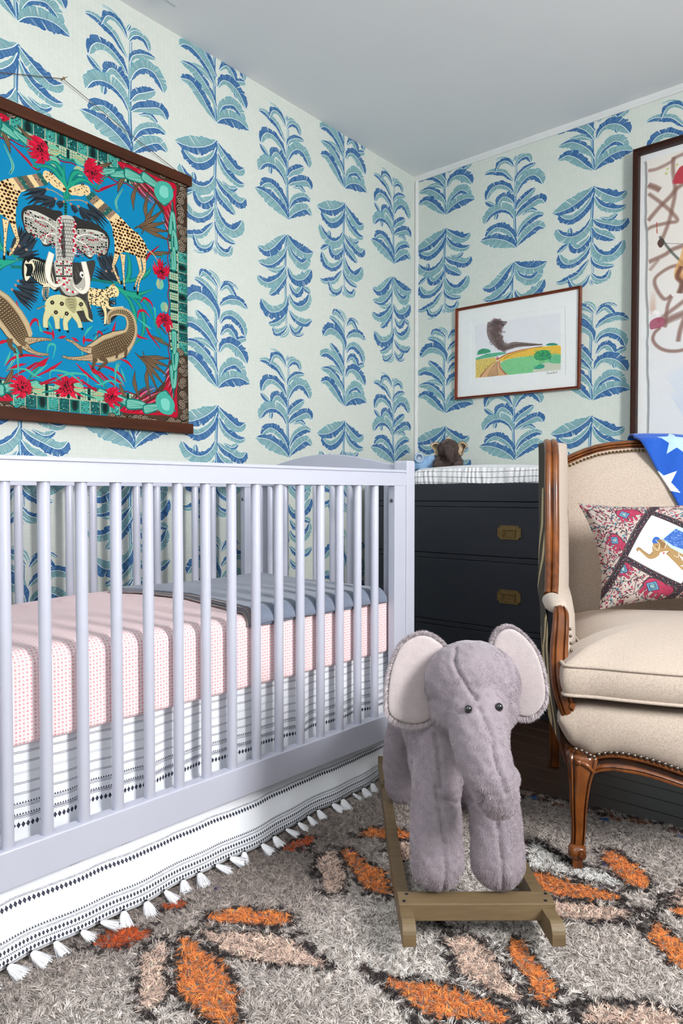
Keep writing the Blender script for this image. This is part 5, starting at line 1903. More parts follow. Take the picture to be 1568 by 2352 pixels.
for i in range(nx):
    t = i / (nx - 1)
    x = PX0 + (PX1 - PX0) * t
    e = min(t, 1 - t)
    hgt = (.066 + .012 * math.sin(math.pi * t)) * (1 - (1 - min(1, e / .07)) ** 2 * .55)
    dy = .205 * (1 - (1 - min(1, e / .05)) ** 2 * .25)
    row, ruv = [], []
    for j in range(ns):
        s = j / (ns - 1)                       # front hem -> over the raised side -> dip -> back hem
        a = s * 2 - 1
        y = a
        prof = 1 - abs(a) ** 6
        dip = .35 * math.exp(-(a / .42) ** 2)
        z = hgt * (prof ** .55 * (1 - dip))
        g = max(0, abs(a) - .72) / .28
        yy = dy * math.copysign(min(1, abs(a) / .86), a) if abs(a) < .86 else dy * math.copysign(1, a)
        if abs(a) >= .86:
            z = hgt * .80 * (1 - (abs(a) - .86) / .14)
        else:
            z = hgt * (.80 + .20 * math.cos(min(1, abs(abs(a) - .62) / .24) * math.pi / 2)) if abs(a) > .38 else hgt * (.80 - .25 * math.cos(abs(a) / .38 * math.pi / 2))
        gather = g * (.0040 * math.sin(x * 150 + 5 * math.sin(x * 31) + z * 60 * math.sin(x * 19)) + .0016 * math.sin(x * 310 + 4 * math.sin(x * 23)))
        row.append((x, yy + math.copysign(1, a) * gather, max(z, 0) + .0012 + g * .001 * math.sin(x * 300)))
        arc = (1 - abs(a)) * .30 if abs(a) < .86 else (1 - abs(a)) / .14 * hgt * .8
        L_ = hgt * .8 + (1 - abs(a) / .86) * .22 if abs(a) < .86 else max(z, 0)
        ruv.append((x, (L_ + .006 * math.sin(x * 9 + 1) - .005 * math.sin(math.pi * t) * 1.2) / .0235))
    V.append(row)
    UV.append(ruv)
mb = MB()
mb.grid(V, uv=UV)
mb.f.append(tuple(range(ns)))
mb.f.append(tuple((nx - 1) * ns + j for j in range(ns))[::-1])
mb.build('pad_cover', M_cover, pad, smooth=50)
MB().box((PX0 + .03, -.18, .0005), (PX1 - .03, .18, .004)).build('pad_base', M_cover, pad)


# ------------------------------------------------------------------ framed pictures
def frame(parent, x0, x1, z0, z1, w, d0, m, sec=None, name='frame_rail', y=-.002):
    """four mitred rails; the frame stands out from the wall to y = -d0"""
    sec = sec or [(0, 0), (0, .8), (.15, 1), (.55, .92), (.7, .75), (1, .7), (1, 0)]
    cs = [(x0, z0), (x1, z0), (x1, z1), (x0, z1)]
    ins = [(x0 + w, z0 + w), (x1 - w, z0 + w), (x1 - w, z1 - w), (x0 + w, z1 - w)]
    for k in range(4):
        a, b, ia, ib = cs[k], cs[(k + 1) % 4], ins[k], ins[(k + 1) % 4]
        rings = []
        for o_, i_ in ((a, ia), (b, ib)):
            rings.append([(o_[0] + (i_[0] - o_[0]) * s, y - d0 * h, o_[1] + (i_[1] - o_[1]) * s) for s, h in sec])
        MB().loft(rings).build(name, m, parent, smooth=30)


M_mahog = mat('red_mahogany', '8a4226', .35, noise=('5e2814', 30, .25), stretch=(1, 1, 6), coat=.3)
M_ebony = mat('dark_walnut_frame', '3a1a0e', .55, noise=('200d07', 25, .25), stretch=(6, 1, 1), spec=.25)
M_board = mat('white_mat_board', 'eeefee', .9, noise=('eaebea', 20, .2))
pic = thing('framed_print', 'small print of a steam train curving through fields in a thin mahogany frame', 'picture')
frame(pic, .2365, .8655, 1.3375, 1.7845, .013, .020, M_mahog, [(0, 0), (0, .75), (.2, 1), (.4, .8), (.5, .62), (.75, .8), (1, .55), (1, 0)])
tc_ = train_print_canvas()
M_train = mat('train_print', rough=.8, image=tc_.image('train_print'))


def flat_print(name, cv, axis, val, m, parent, thick, y_hi=None):
    x0, z0, x1, z1 = cv.x0, cv.y0, cv.x0 + cv.W / cv.res, cv.y0 + cv.H / cv.res
    v, uvs = [], []
    for d in (0, thick):
        for (a, b) in ((x0, z0), (x1, z0), (x1, z1), (x0, z1)):
            v.append((a, val + d, b) if axis == 1 else (val - d, a, b))
            uvs.append(((a - x0) / (x1 - x0), (b - z0) / (z1 - z0)))
    return MB().add(v, [(0, 1, 2, 3), (7, 6, 5, 4), (0, 4, 5, 1), (1, 5, 6, 2), (2, 6, 7, 3), (3, 7, 4, 0)], uvs).build(name, m, parent)


MB().box((.246, -.008, 1.347), (.856, -.0055, 1.775)).build('mat_board', M_board, pic)
flat_print('print', tc_, 1, -.0092, M_train, pic, .001)
MB().box((.247, -.0122, 1.348), (.855, -.0112, 1.774)).build('glass_pane', M_glass, pic)
pic.rotation_euler = (0, math.radians(.35), 0)
pic.location = (0, 0, .003)

big = thing('framed_painting', 'tall abstract painting with brown looping strokes in a dark walnut frame', 'painting')
BX0, BX1, BZ0, BZ1 = 1.101, 2.03, .86, 2.281
frame(big, BX0, BX1, BZ0, BZ1, .019, .048, M_ebony, [(0, 0), (0, 1), (.35, 1), (.45, .92), (1, .88), (1, 0)])
MB().box((BX0 + .01, -.012, BZ0 + .01), (BX1 - .01, -.006, BZ1 - .01)).build('backing_board', M_board, big)
ac = abstract_canvas()
M_abs = mat('abstract_paint', rough=.75, image=ac.image('abstract_paint'), bump=.2, bump_scale=60)
# sheet of paper with a torn edge, floated on the board
rs = np.random.default_rng(31)
zz = np.linspace(.905, 2.232, 90)
ex = 1.148 + (2.2 - zz) * .022 + rs.normal(0, .0012, 90) + .002 * np.sin(zz * 21)
out = [(x, z) for x, z in zip(ex, zz)] + [(1.985, 2.232), (1.985, .905)]
v = [(x, -.024, z) for x, z in out] + [(x, -.021, z) for x, z in out]
n = len(out)
uvs = [((x - ac.x0) / (ac.W / ac.res), (z - ac.y0) / (ac.H / ac.res)) for x, z in out] * 2
MB().add(v, [tuple(range(n)), tuple(range(2 * n - 1, n - 1, -1))] + [(i, (i + 1) % n, n + (i + 1) % n, n + i) for i in range(n)], uvs).build('painted_sheet', M_abs, big)
MB().box((BX0 + .016, -.0375, BZ0 + .016), (BX1 - .016, -.036, BZ1 - .016)).build('glass_pane', M_glass, big)

# ------------------------------------------------------------------ the silk scarf hung between two wooden bars
M_bar = mat('walnut_bar', '532a16', .6, noise=('351807', 30, .25), stretch=(1, .12, 1), bump=.1, bump_scale=80, spec=.2)
scf = thing('scarf_hanging', 'turquoise silk scarf of savanna animals hung from walnut bars above the crib', 'wall hanging')
sc_ = scarf_canvas()
M_silk = mat('printed_silk', rough=.55, image=sc_.image('scarf_print'), spec=.12)
ny, nz = 30, 30
P, uv = [], []
for i in range(ny):
    y = SCARF_C[0] - .455 + .91 * i / (ny - 1)
    P.append([(.017 + .0025 * math.sin(y * 11) * math.sin(math.pi * j / (nz - 1)), y + .004 * math.sin(math.pi * j / (nz - 1)) * (i / (ny - 1) - .5) * -2, SCARF_C[1] - .455 + .91 * j / (nz - 1)) for j in range(nz)])
    uv.append([(i / (ny - 1), j / (nz - 1)) for j in range(nz)])
fab = MB().grid(P, uv=uv).build('silk_square', M_silk, scf, smooth=180)
sm = fab.modifiers.new('thick', 'SOLIDIFY')
sm.thickness = .0008
for z0, z1, nm in ((1.972, 2.006, 'top_bar'), (1.092, 1.128, 'bottom_bar')):
    MB().box((.0185, -2.375, z0), (.030, -1.449, z1), .0018).build(nm, M_bar, scf)
    MB().box((.004, -2.375, z0), (.0155, -1.449, z1), .0018).build(nm, M_bar, scf)
nailp = view_plane([(145, 181)], 0, .012)[0]
M_cord = mat('leather_cord', '6b4f3c', .8, noise=('4a3628', 200, .2))
e1 = np.array([.012, -1.475, 2.006])
e0 = np.array([.012, -2.355, 2.006])
mb = MB()
for a in (e0, e1):
    mb.tube([a, (a + nailp) / 2 + [0, 0, -.004], nailp], .0011, 6)
mb.tube([nailp + [0, 0, 0], nailp + [.004, .012, .010]], .0009, 6)
mb.build('cord', M_cord, scf)
MB().lathe([(0, -.012), (.0014, -.012), (.0014, .004), (.004, .004), (.0042, .0055), (0, .006)], 10, tuple(nailp), 'x').build('nail', M_brass, scf)

# ------------------------------------------------------------------ wing chair (x to its left-hand seat side seen from the front, y towards its back)
CH_LOC, CH_RZ, CW = (1.446, -1.447, 0), math.atan2(.52, .854), .66
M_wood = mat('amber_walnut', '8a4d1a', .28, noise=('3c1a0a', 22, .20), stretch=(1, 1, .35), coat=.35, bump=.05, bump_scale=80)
# base colour is multiplied darker in the carved grooves, by pointiness
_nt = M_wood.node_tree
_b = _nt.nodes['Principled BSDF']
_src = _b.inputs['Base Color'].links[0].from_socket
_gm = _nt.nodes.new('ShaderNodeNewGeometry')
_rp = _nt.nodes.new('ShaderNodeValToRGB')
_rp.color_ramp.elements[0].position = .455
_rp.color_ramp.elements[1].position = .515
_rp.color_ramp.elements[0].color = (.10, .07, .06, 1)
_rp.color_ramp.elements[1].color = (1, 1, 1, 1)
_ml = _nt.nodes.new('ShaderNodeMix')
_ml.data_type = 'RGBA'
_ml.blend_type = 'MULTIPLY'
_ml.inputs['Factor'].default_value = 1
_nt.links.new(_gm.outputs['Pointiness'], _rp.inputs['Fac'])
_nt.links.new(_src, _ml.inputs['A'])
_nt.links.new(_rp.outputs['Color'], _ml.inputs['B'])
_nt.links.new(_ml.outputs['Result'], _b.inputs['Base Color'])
M_linen = weave_mat('oatmeal_linen', 'c8baad', 'a08f7f', 1700)
M_stud = mat('pewter_stud', '8c8074', .28, metal=.95, noise=('6b6057', 60, .2))
M_bstud = mat('antique_brass_stud', 'a58a5c', .3, metal=.95, noise=('7c643e', 60, .2))
M_mud = mat('resist_dyed_cloth', rough=.9, image=mudcloth_canvas().image('mudcloth_print'), bump=.3, bump_scale=400)
ch = thing('wing_chair', 'carved walnut wing chair upholstered in oatmeal linen with studded edges', 'armchair', CH_LOC, CH_RZ)


def bow(r):
    return -.055 * math.sin(math.pi * min(max(r / CW, 0), 1))


def flute(cx, cy, wx, wy, z, n=56, g=.0042, e=3.6):
    a = np.linspace(0, 2 * math.pi, n, endpoint=False)
    c, s = np.cos(a), np.sin(a)
    x = wx * np.sign(c) * np.abs(c) ** (2 / e)
    y = wy * np.sign(s) * np.abs(s) ** (2 / e)
    gx = np.exp(-((np.abs(x / wx) - .62) / .10) ** 2) * (np.abs(y) > wy * .75)
    gy = np.exp(-((np.abs(y / wy) - .62) / .10) ** 2) * (np.abs(x) > wx * .75)
    y = y - np.sign(y) * gx * g
    x = x - np.sign(x) * gy * g
    return np.stack([cx + x, cy + y, np.full(n, z)], 1)


def front_leg(mir):
    X = (lambda x: CW - x) if mir else (lambda x: x)
    lv = [(.285, .014, .024, .016, .022), (.280, .012, .031, .010, .030), (.272, .010, .036, .004, .034), (.262, .010, .035, -.002, .031), (.24, .008, .031, -.006, .028), (.215, .005, .0255, -.008, .025), (.18, .004, .0215, -.006, .0215), (.14, .004, .0185, -.001, .0185), (.10, .0052, .0165, .003, .0165), (.07, .004, .0155, .002, .0155), (.052, .002, .0150, -.001, .0150)]
    zz_ = None
    sm_ = [spline([(l[0], l[k]) for l in lv], 4)[:, 1] for k in (1, 2, 3, 4)]
    rings = [flute(X(sm_[0][i]), sm_[2][i], sm_[1][i], sm_[3][i], z) for i, z in enumerate(spline([(l[0], 0) for l in lv], 4)[:, 0])]
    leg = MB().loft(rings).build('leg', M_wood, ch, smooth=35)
    # scrolled toe
    sc = MB()
    sc.lathe([(0, -.0185), (.013, -.0185), (.0165, -.015), (.0185, -.006), (.0185, .006), (.0165, .015), (.013, .0185), (0, .0185)], 24, (X(.001), -.008, .044), 'x')
    sc.lathe([(0, -.026), (.0095, -.026), (.0115, -.022), (.0115, -.010), (.0, -.010)], 20, (X(.007), .000, .044), 'y')
    sc.lathe([(0, -.031), (.0050, -.030), (.0065, -.025), (0, -.025)], 14, (X(.007), .000, .044), 'y')
    sc.loft([[(X(a), b, z) for a, b in ((-.010, -.020), (.012, -.020), (.013, .004), (-.010, .004))] for z in (.010, .018, .034)])
    sc.build('scroll_toe', M_wood, leg, smooth=40)
    # small leaf scroll at the knee
    kn = MB()
    s_ = -1 if mir else 1
    kn.tube([(X(-.004), -.026, .262), (X(.010), -.034, .262), (X(.022), -.035, .254), (X(.033), -.033, .240)], [.004, .006, .005, .002], 8)
    kn.lathe([(0, -.040), (.005, -.039), (.008, -.034), (.008, -.026), (0, -.026)], 16, (X(-.002), -.0, .2635), 'y')
    kn.build('knee_scroll', M_wood, leg, smooth=50)


front_leg(False)
front_leg(True)
zl = np.array([(.0, .215), (.033, .229), (.051, .239), (.076, .244), (.114, .244), (.138, .242), (.175, .235), (.219, .224), (.27, .215), (.33, .211)])
zu = np.array([(.0, .285), (.028, .272), (.043, .275), (.063, .282), (.088, .285), (.113, .284), (.138, .281), (.174, .274), (.219, .262), (.27, .253), (.33, .250)])
sym = lambda r: min(r, CW - r)
ZL = lambda r: float(np.interp(sym(r), zl[:, 0], zl[:, 1]))
ZU = lambda r: float(np.interp(sym(r), zu[:, 0], zu[:, 1]))
rings = []
for r_ in np.linspace(.026, CW - .026, 90):
    a, b, y = ZL(r_), ZU(r_), bow(r_)
    h = b - a
    rings.append([(r_, y + .020, a), (r_, y - .004, a), (r_, y - .0075, a + .002), (r_, y - .008, a + .006), (r_, y - .005, a + .0085), (r_, y - .008, a + .011), (r_, y - .0065, a + .013), (r_, y - .001, a + .45 * h), (r_, y - .0005, a + .62 * h), (r_, y - .005, b - .008), (r_, y - .009, b - .006), (r_, y - .0095, b - .002), (r_, y - .006, b + .001), (r_, y + .020, b + .001)])
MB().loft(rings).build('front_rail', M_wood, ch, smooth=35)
for mir in (0, 1):
    X = (lambda x: CW - x) if mir else (lambda x: x)
    rings = []
    for t in np.linspace(0, 1, 30):
        y = .02 + .58 * t
        x = -.018 + .040 * t - .012 * math.sin(math.pi * t)
        a, b = .232 + .010 * math.sin(math.pi * t), .285 + .006 * math.sin(math.pi * t)
        rings.append([(X(x + .02), y, a), (X(x), y, a), (X(x - .004), y, a + .004), (X(x), y, a + .012), (X(x), y, b - .014), (X(x - .005), y, b - .008), (X(x - .005), y, b), (X(x + .02), y, b)])
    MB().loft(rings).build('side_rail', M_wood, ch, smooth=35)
    rings = []
    for t in np.linspace(0, 1, 12):
        z = .30 * (1 - t) + .002
        w = .022 - .008 * t + (.005 if t > .93 else 0)
        rings.append(flute(X(.034 + .004 * t), .600 + .035 * t * t, w, w, z, 40, .002))
    MB().loft(rings).build('leg', M_wood, ch, smooth=35)

# upholstered seat deck
nx, na = 60, 40
V = []
X0, X1 = -.042, CW + .042
for i in range(nx):
    t = i / (nx - 1)
    x = X0 + (X1 - X0) * (0.5 - 0.5 * math.cos(math.pi * t)) if True else 0
    e = min(x - X0, X1 - x)
    k = math.sqrt(max(0, 1 - (1 - min(1, e / .055)) ** 2))
    r_ = min(max(x, 0), CW)
    zb = ZU(r_) + .0005 + .055 * max(0, 1 - e / .045) ** 2
    zt = zb + (.392 - zb) * (.35 + .65 * k)
    yf = bow(r_) - .004 - .018 * k
    row = []
    for j in range(na):
        s = j / (na - 1)
        if s < .45:                       # bulging front
            a = s / .45
            ang = -math.pi / 2 * .9 + a * math.pi * .95
            row.append((x, yf + .028 - .030 * max(0, math.cos(ang)), zb + (zt - zb) * (.5 + .5 * math.sin(ang) / math.sin(math.pi / 2 * .9)) if a < 1 else zt))
        else:
            a = (s - .45) / .55
            row.append((x, yf + .028 + a * (.56 - yf), zt + .006 * math.sin(math.pi * a)))
    V.append(row)
V = np.array(V)
V[:, :, 2] = np.minimum(V[:, :, 2], .398)
_k = np.clip((V[:, :, 1] - .04) / .26, 0, 1)          # inside the arms the deck is narrower
V[:, :, 0] = CW / 2 + (V[:, :, 0] - CW / 2) * (1 - .20 * _k)
mb = MB()
mb.grid(V)
low = V[:, ::-1].copy()
low[:, :, 2] = np.array([[.262] * na] * nx)
low[:, :, 1] = np.maximum(low[:, :, 1], .02 + V[:, :1, 1] * 0)
mb.f.append(tuple(range(na)))
mb.f.append(tuple((nx - 1) * na + j for j in range(na))[::-1])
mb.build('seat_deck', M_linen, ch, smooth=70)

# loose seat cushion with piping
def tee_outline():
    f = [(-.034, -.006), (-.028, -.030)] + [(r_, bow(r_) - .030) for r_ in np.linspace(.03, CW - .03, 9)] + [(CW + .028, -.030), (CW + .034, -.006)]
    rt = [(CW + .036, .05), (CW + .028, .085), (CW - .020, .098), (CW - .042, .125), (CW - .046, .30), (CW - .05, .50), (CW - .07, .545)]
    lf = [(.07, .545), (.05, .50), (.046, .30), (.042, .125), (.020, .098), (-.028, .085), (-.036, .05)]
    return spline(f + rt + lf, 6, True)


O_ = tee_outline()
cen = np.array([CW / 2, .27])
D = O_ - cen
rings = []
wz = lambda q: 1.0


def ring(sc, z, out=0.0):
    n_ = D / np.linalg.norm(D, axis=1, keepdims=True)
    q = cen + D * sc + n_ * out
    return np.column_stack([q, np.full(len(q), z)])


lay = [(.60, .412, 0), (.93, .411, 0), (.985, .412, 0), (1.0, .417, 0), (1.0, .432, .006), (1.0, .450, .0085), (1.0, .468, .006), (1.0, .484, 0), (.975, .491, 0), (.92, .502, 0), (.84, .518, 0), (.72, .533, 0), (.58, .544, 0), (.40, .551, 0), (.2, .554, 0), (.04, .555, 0)]
R_ = []
for sc, z, o in lay:
    q = ring(sc, z, o)
    if z > .488:
        # the crown dips near the arms and shows soft puckers by the piping
        q[:, 2] += .0015 * np.sin(q[:, 0] * 60 + q[:, 1] * 23) * (1 - sc) * 4 * (sc > .8)
    R_.append(q)
mb = MB()
mb.loft(R_)
cu = mb.build('seat_cushion', M_linen, ch, smooth=75)
for z in (.4165, .4845):
    q = ring(1.0, z, .0015)
    MB().tube(np.vstack([q, q[:2]]), .0040, 8, caps=False).build('piping', M_linen, cu, smooth=80)

# inner back
crest = np.array([(-.01, .955), (.03, .975), (.056, .990), (.10, 1.010), (.131, 1.023), (.17, 1.036), (.212, 1.044), (.27, 1.049), (.33, 1.050)])
CZ = lambda r_: float(np.interp(sym(r_), crest[:, 0], crest[:, 1]))
BY = lambda z: .592 + (z - .45) * .205
nx, nz = 50, 40
P = []
for i in range(nx):
    r_ = .022 + (CW - .044) * i / (nx - 1)
    row = []
    for j in range(nz):
        t = j / (nz - 1)
        z = .36 + (CZ(r_) - .012 - .36) * t
        u = 2 * i / (nx - 1) - 1
        puff = .040 * (1 - abs(u) ** 4) * (1 - abs(2 * t - 1) ** 6)
        row.append((r_, BY(z) - .012 - puff, z))
    P.append(row)
bi = MB().grid(P).build('inner_back', M_linen, ch, smooth=180)
P = [[(r_, BY(z) + .034, z) for z in np.linspace(.27, CZ(r_) - .02, 12)] for r_ in np.linspace(.03, CW - .03, 24)]
uv = [[(p[0] / .8, p[2] / 1.1) for p in row] for row in P]
MB().grid(P, uv=uv).build('outer_back', M_mud, ch, smooth=180)
# crest rail, moulded
rings = []
for r_ in np.linspace(.008, CW - .008, 80):
    z, y = CZ(r_), BY(CZ(r_)) - .012
    h = .030
    rings.append([(r_, y + .042, z - h), (r_, y - .010, z - h), (r_, y - .014, z - h + .003), (r_, y - .0145, z - h + .007), (r_, y - .010, z - h + .0085), (r_, y - .0155, z - h + .012), (r_, y - .0165, z - h + .017), (r_, y - .011, z - h + .0185), (r_, y - .015, z - h + .021), (r_, y - .012, z - .004), (r_, y - .004, z), (r_, y + .020, z + .002), (r_, y + .038, z - .004)])
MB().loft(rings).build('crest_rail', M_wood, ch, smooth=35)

stud = MB().lathe([(.0054, .0008), (.0054, .0), (.0052, -.0012), (.0042, -.0030), (.0024, -.0042), (0, -.0046)], 12, (0, 0, 0), 'y').build('stud', M_stud, ch, smooth=80)
spots = [(-.006, -.024, .2905), (.005, -.030, .2895), (.0155, -.031, .285), (.0245, -.028, .279), (.034, -.022, .2745)]
r_ = .045
while r_ < CW - .045:
    spots.append((r_, bow(r_) - .0085, ZU(r_) + .0045))
    r_ += .0123
spots += [(CW - a, b, z) for a, b, z in spots[:5]]
stud.location = spots[0]
for p in spots[1:]:
    dup(stud, ch, p)
bstud = MB().lathe([(.0046, .0008), (.0046, .0), (.0044, -.0012), (.0034, -.0028), (0, -.0040)], 12, (0, 0, 0), 'y').build('stud', M_bstud, ch, smooth=80)
bstud['label'] = 'antique brass stud'
first = True
r_ = .060
while r_ < CW - .05:
    z = CZ(r_) - .0345
    p = (r_, BY(z) - .026 - .010, z)
    if first:
        bstud.location = p
        first = False
    else:
        dup(bstud, ch, p)
    r_ += .0112

# wings, arms
wing_front = [(.030, .685, .985), (.016, .64, 1.015), (.006, .57, 1.034), (.001, .49, 1.026), (-.003, .44, .985), (-.006, .415, .92), (-.008, .395, .85), (-.011, .365, .77), (-.017, .32, .70), (-.024, .27, .645), (-.030, .235, .612)]
for mir in (0, 1):
    X = (lambda x: CW - x) if mir else (lambda x: x)
    W_ = spline(wing_front, 6)
    for off, lab in ((-.0095, 0), (.0095, 1)):
        MB().tube([(X(p[0] + off), p[1], p[2]) for p in W_], [.0085, .0105, .0110, .0110, .0110, .010, .009], 12, up=(1, 0, 0)).build('wing_rail', M_wood, ch, smooth=60)
    # inner wing padding
    P = []
    for i, p in enumerate(W_[4:]):
        t = i / (len(W_) - 5)
        yb = BY(p[2]) - .02
        row = []
        for j in range(14):
            s = j / 13
            y = p[1] + (yb - p[1]) * s
            x = p[0] + .012 + (.050 - p[0]) * s ** 1.2 + .030 * math.sin(math.pi * min(1, s * 1.25)) ** .8 * (1 if s < .8 else (1 - s) * 5 * .6 + .0)
            row.append((X(x), y + .004, p[2]))
        P.append(row)
    # carry on down to the seat, behind the arm
    tail = [(-.014, .12, .590), (-.012, .065, .555), (-.012, .048, .50), (-.010, .035, .45), (-.006, .028, .40)]
    for p in tail:
        row = []
        for j in range(14):
            s = j / 13
            y = p[1] + (BY(p[2]) - .02 - p[1]) * s
            x = p[0] - .004 + (.060 - p[0]) * s ** 1.2 + .030 * math.sin(math.pi * min(1, s * 1.25)) ** .8 * (1 if s < .8 else (1 - s) * 3)
            row.append((X(x), y, p[2]))
        P.append(row)
    MB().grid(P).build('inner_wing', M_linen, ch, smooth=180)
    # outside panel in resist-dyed cloth
    edge = [tuple(p) for p in W_[6:]] + [(-.040, .20, .585), (-.046, .10, .56), (-.050, .05, .50), (-.046, .03, .43), (-.036, .02, .37), (-.026, .02, .31), (-.024, .03, .285)]
    P = []
    for ip, p in enumerate(edge):
        row = []
        kb = min(1, ip / 9)
        for j in range(12):
            s = j / 11
            yb = BY(max(p[2], .45)) + .03 if p[2] > .45 else .60
            y = p[1] + (yb - p[1]) * s
            x = p[0] - (.004 + .010 * kb) * (1 if p[2] > .6 else .4) + (.036 - p[0]) * s * .8 - .028 * kb * math.sin(math.pi * min(1, s * 1.1 + .05)) * .8
            row.append((X(x), y, p[2]))
        P.append(row)
    uv = [[(q[1] / .8, q[2] / 1.1) for q in row] for row in P]
    MB().grid(P, uv=uv).build('outer_panel', M_mud, ch, smooth=180)
    # arm: pad, wooden stump
    MB().tube([(X(-.032), .26, .596), (X(-.032), .20, .600), (X(-.032), .14, .600), (X(-.031), .095, .598), (X(-.030), .075, .594)], [.012, .019, .0225, .0225, .016, .006], 18, squash=1.25).build('arm_pad', M_linen, ch, smooth=180)
    path = spline([(-.031, .075, .594), (-.031, .055, .583), (-.034, .040, .555), (-.038, .030, .515), (-.040, .018, .47), (-.037, .006, .43), (-.031, .000, .40), (-.022, .002, .370), (-.012, .008, .335)], 5)
    wv = np.interp(np.linspace(0, 1, len(path)), [0, .1, .3, .6, .8, 1], [.014, .0185, .0205, .0215, .0205, .015])
    rings = []
    for i, p in enumerate(path):
        a = np.linspace(0, 2 * math.pi, 40, endpoint=False)
        c, s = np.cos(a), np.sin(a)
        xx = wv[i] * np.sign(c) * np.abs(c) ** .62
        yy = .015 * np.sign(s) * np.abs(s) ** .62
        yy = yy + np.where((np.abs(np.abs(xx / wv[i]) - .45) < .12) & (s < 0), .0032, 0)
        T = path[min(i + 1, len(path) - 1)] - path[max(i - 1, 0)]
        T = T / np.linalg.norm(T)
        nrm = np.array([0, T[2], -T[1]])
        nrm = nrm / np.linalg.norm(nrm)
        rings.append([(X(p[0] + xx[k]), p[1] - nrm[1] * yy[k], p[2] - nrm[2] * yy[k]) for k in range(40)])
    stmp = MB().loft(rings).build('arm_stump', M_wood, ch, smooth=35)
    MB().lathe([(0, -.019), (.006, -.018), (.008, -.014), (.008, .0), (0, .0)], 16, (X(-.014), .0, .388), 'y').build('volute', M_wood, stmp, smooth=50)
    for k in range(9):
        t = k / 8
        q = dup(stud, ch, (X(-.0105 + .002 * t), .045 - .035 * t, .555 - .13 * t), (0, 0, math.radians(-40 if mir else 40)))
        q.scale = (.75, .75, .75)

# cushion with the elephant patch
M_pill = mat('block_printed_cotton', rough=.85, image=pillow_canvas().image('cushion_print'), bump=.25, bump_scale=350)
M_pback = mat('cushion_backing', 'c9b49c', .9, noise=('b8a48c', 90, .2))
pl_ = thing('elephant_cushion', 'block-printed cushion with a white diamond patch showing an elephant in blue cloth', 'cushion', CH_LOC, CH_RZ)
PB = np.array([.118, .365, .551])
PU = np.array([-.15, .26, .955])
PU /= np.linalg.norm(PU)
PR = np.array([.992, .0, .055])
PR /= np.linalg.norm(PR)
PN = np.cross(PR, PU)
PN /= np.linalg.norm(PN)
if PN[1] > 0:
    PN = -PN
PW, PH, N_ = .46, .315, 46
for sd, m_, nm in ((1, M_pill, 'printed_front'), (-1, M_pback, 'plain_back')):
    P, uv = [], []
    for i in range(N_):
        row, ru = [], []
        for j in range(N_):
            a, b = i / (N_ - 1), j / (N_ - 1)
            ea, eb = 2 * a - 1, 2 * b - 1
            inx = .026 * (1 - ea * ea) * abs(eb) ** 2 * (1 if eb > 0 else 1)
            iny = .030 * (1 - eb * eb) * abs(ea) ** 2
            uu = a * PW - math.copysign(iny, ea) * abs(ea)
            vv = b * PH - math.copysign(inx, eb) * abs(eb)
            th = .058 * ((1 - ea ** 4) * (1 - eb ** 4)) ** .55
            th += .0015 * math.sin(a * 40 + b * 17) * (abs(ea * eb)) * ((1 - ea ** 4) * (1 - eb ** 4)) ** .5 * 3
            row.append(PB + PR * uu + PU * vv + PN * th * sd)
            ru.append((a, b))
        P.append(row)
        uv.append(ru)
    MB().grid(P, uv=uv).build(nm, m_, pl_, smooth=180)

# star blanket thrown over the right of the back
M_star = mat('star_knit', rough=.95, image=star_canvas().image('star_print'), bump=.5, bump_scale=500, sheen=.3)
sb = thing('star_blanket', 'royal blue blanket with white stars thrown over the back of the wing chair', 'blanket', CH_LOC, CH_RZ)
P, uv = [], []
nv, nu = 60, 40
for j in range(nv):
    t = j / (nv - 1)
    row, ru = [], []
    s = t * .62                               # metres along the cloth, from behind to the front hem
    for i in range(nu):
        k = i / (nu - 1)
        if s < .26:
            z = .80 + s
            y = BY(z) + .058
            zt = z
        elif s < .36:
            a = (s - .26) / .10 * math.pi
            z = 1.060 + .014 * math.sin(a)
            y = BY(1.05) + .019 + .042 * math.cos(a)
        else:
            z = 1.060 - (s - .36)
            y = BY(z) - .062
        zz_ = z
        left = .285 + max(0, 1.062 - z) * .52 if s > .31 else .285
        r_ = left + (.665 - left) * k
        dz = CZ(min(r_, CW)) - 1.05
        fold = .006 * math.sin(r_ * 70 + s * 4) + .004 * math.sin(r_ * 33)
        row.append((r_, y + fold * (1 if s > .36 else .4) - (.03 * max(0, (r_ - .60)) / .06 if s > .36 else 0), z + dz))
        ru.append(((r_ - .25) / .60 * 1.0, (s * -1 + .66) / .60))
    P.append(row)
    uv.append(ru)
o = MB().grid(P, uv=uv).build('knitted_cloth', M_star, sb, smooth=180)
sm = o.modifiers.new('thick', 'SOLIDIFY')
sm.thickness = .006

# ------------------------------------------------------------------ plush animals
from mathutils.bvhtree import BVHTree
M_fur = mat('plush_fur', rough=1.0, attr='tone', sheen=.15, spec=.03)
M_eye = mat('glossy_black_eye', '08080a', .08, noise=('0c0c0e', 30, .2), coat=1.0)


def ellipsoid(mb, c, r, rot=0.0):
    u = np.linspace(0, math.pi, 18)
    v = np.linspace(0, 2 * math.pi, 28, endpoint=False)
    P = np.array([[(r[0] * math.sin(a) * math.cos(b), r[1] * math.sin(a) * math.sin(b), r[2] * math.cos(a)) for b in v] for a in u[1:-1]])
    if rot:
        cr_, sr_ = math.cos(rot), math.sin(rot)
        P = np.stack([P[..., 0], P[..., 1] * cr_ - P[..., 2] * sr_, P[..., 1] * sr_ + P[..., 2] * cr_], -1)
    mb.loft((P + np.array(c)).tolist())


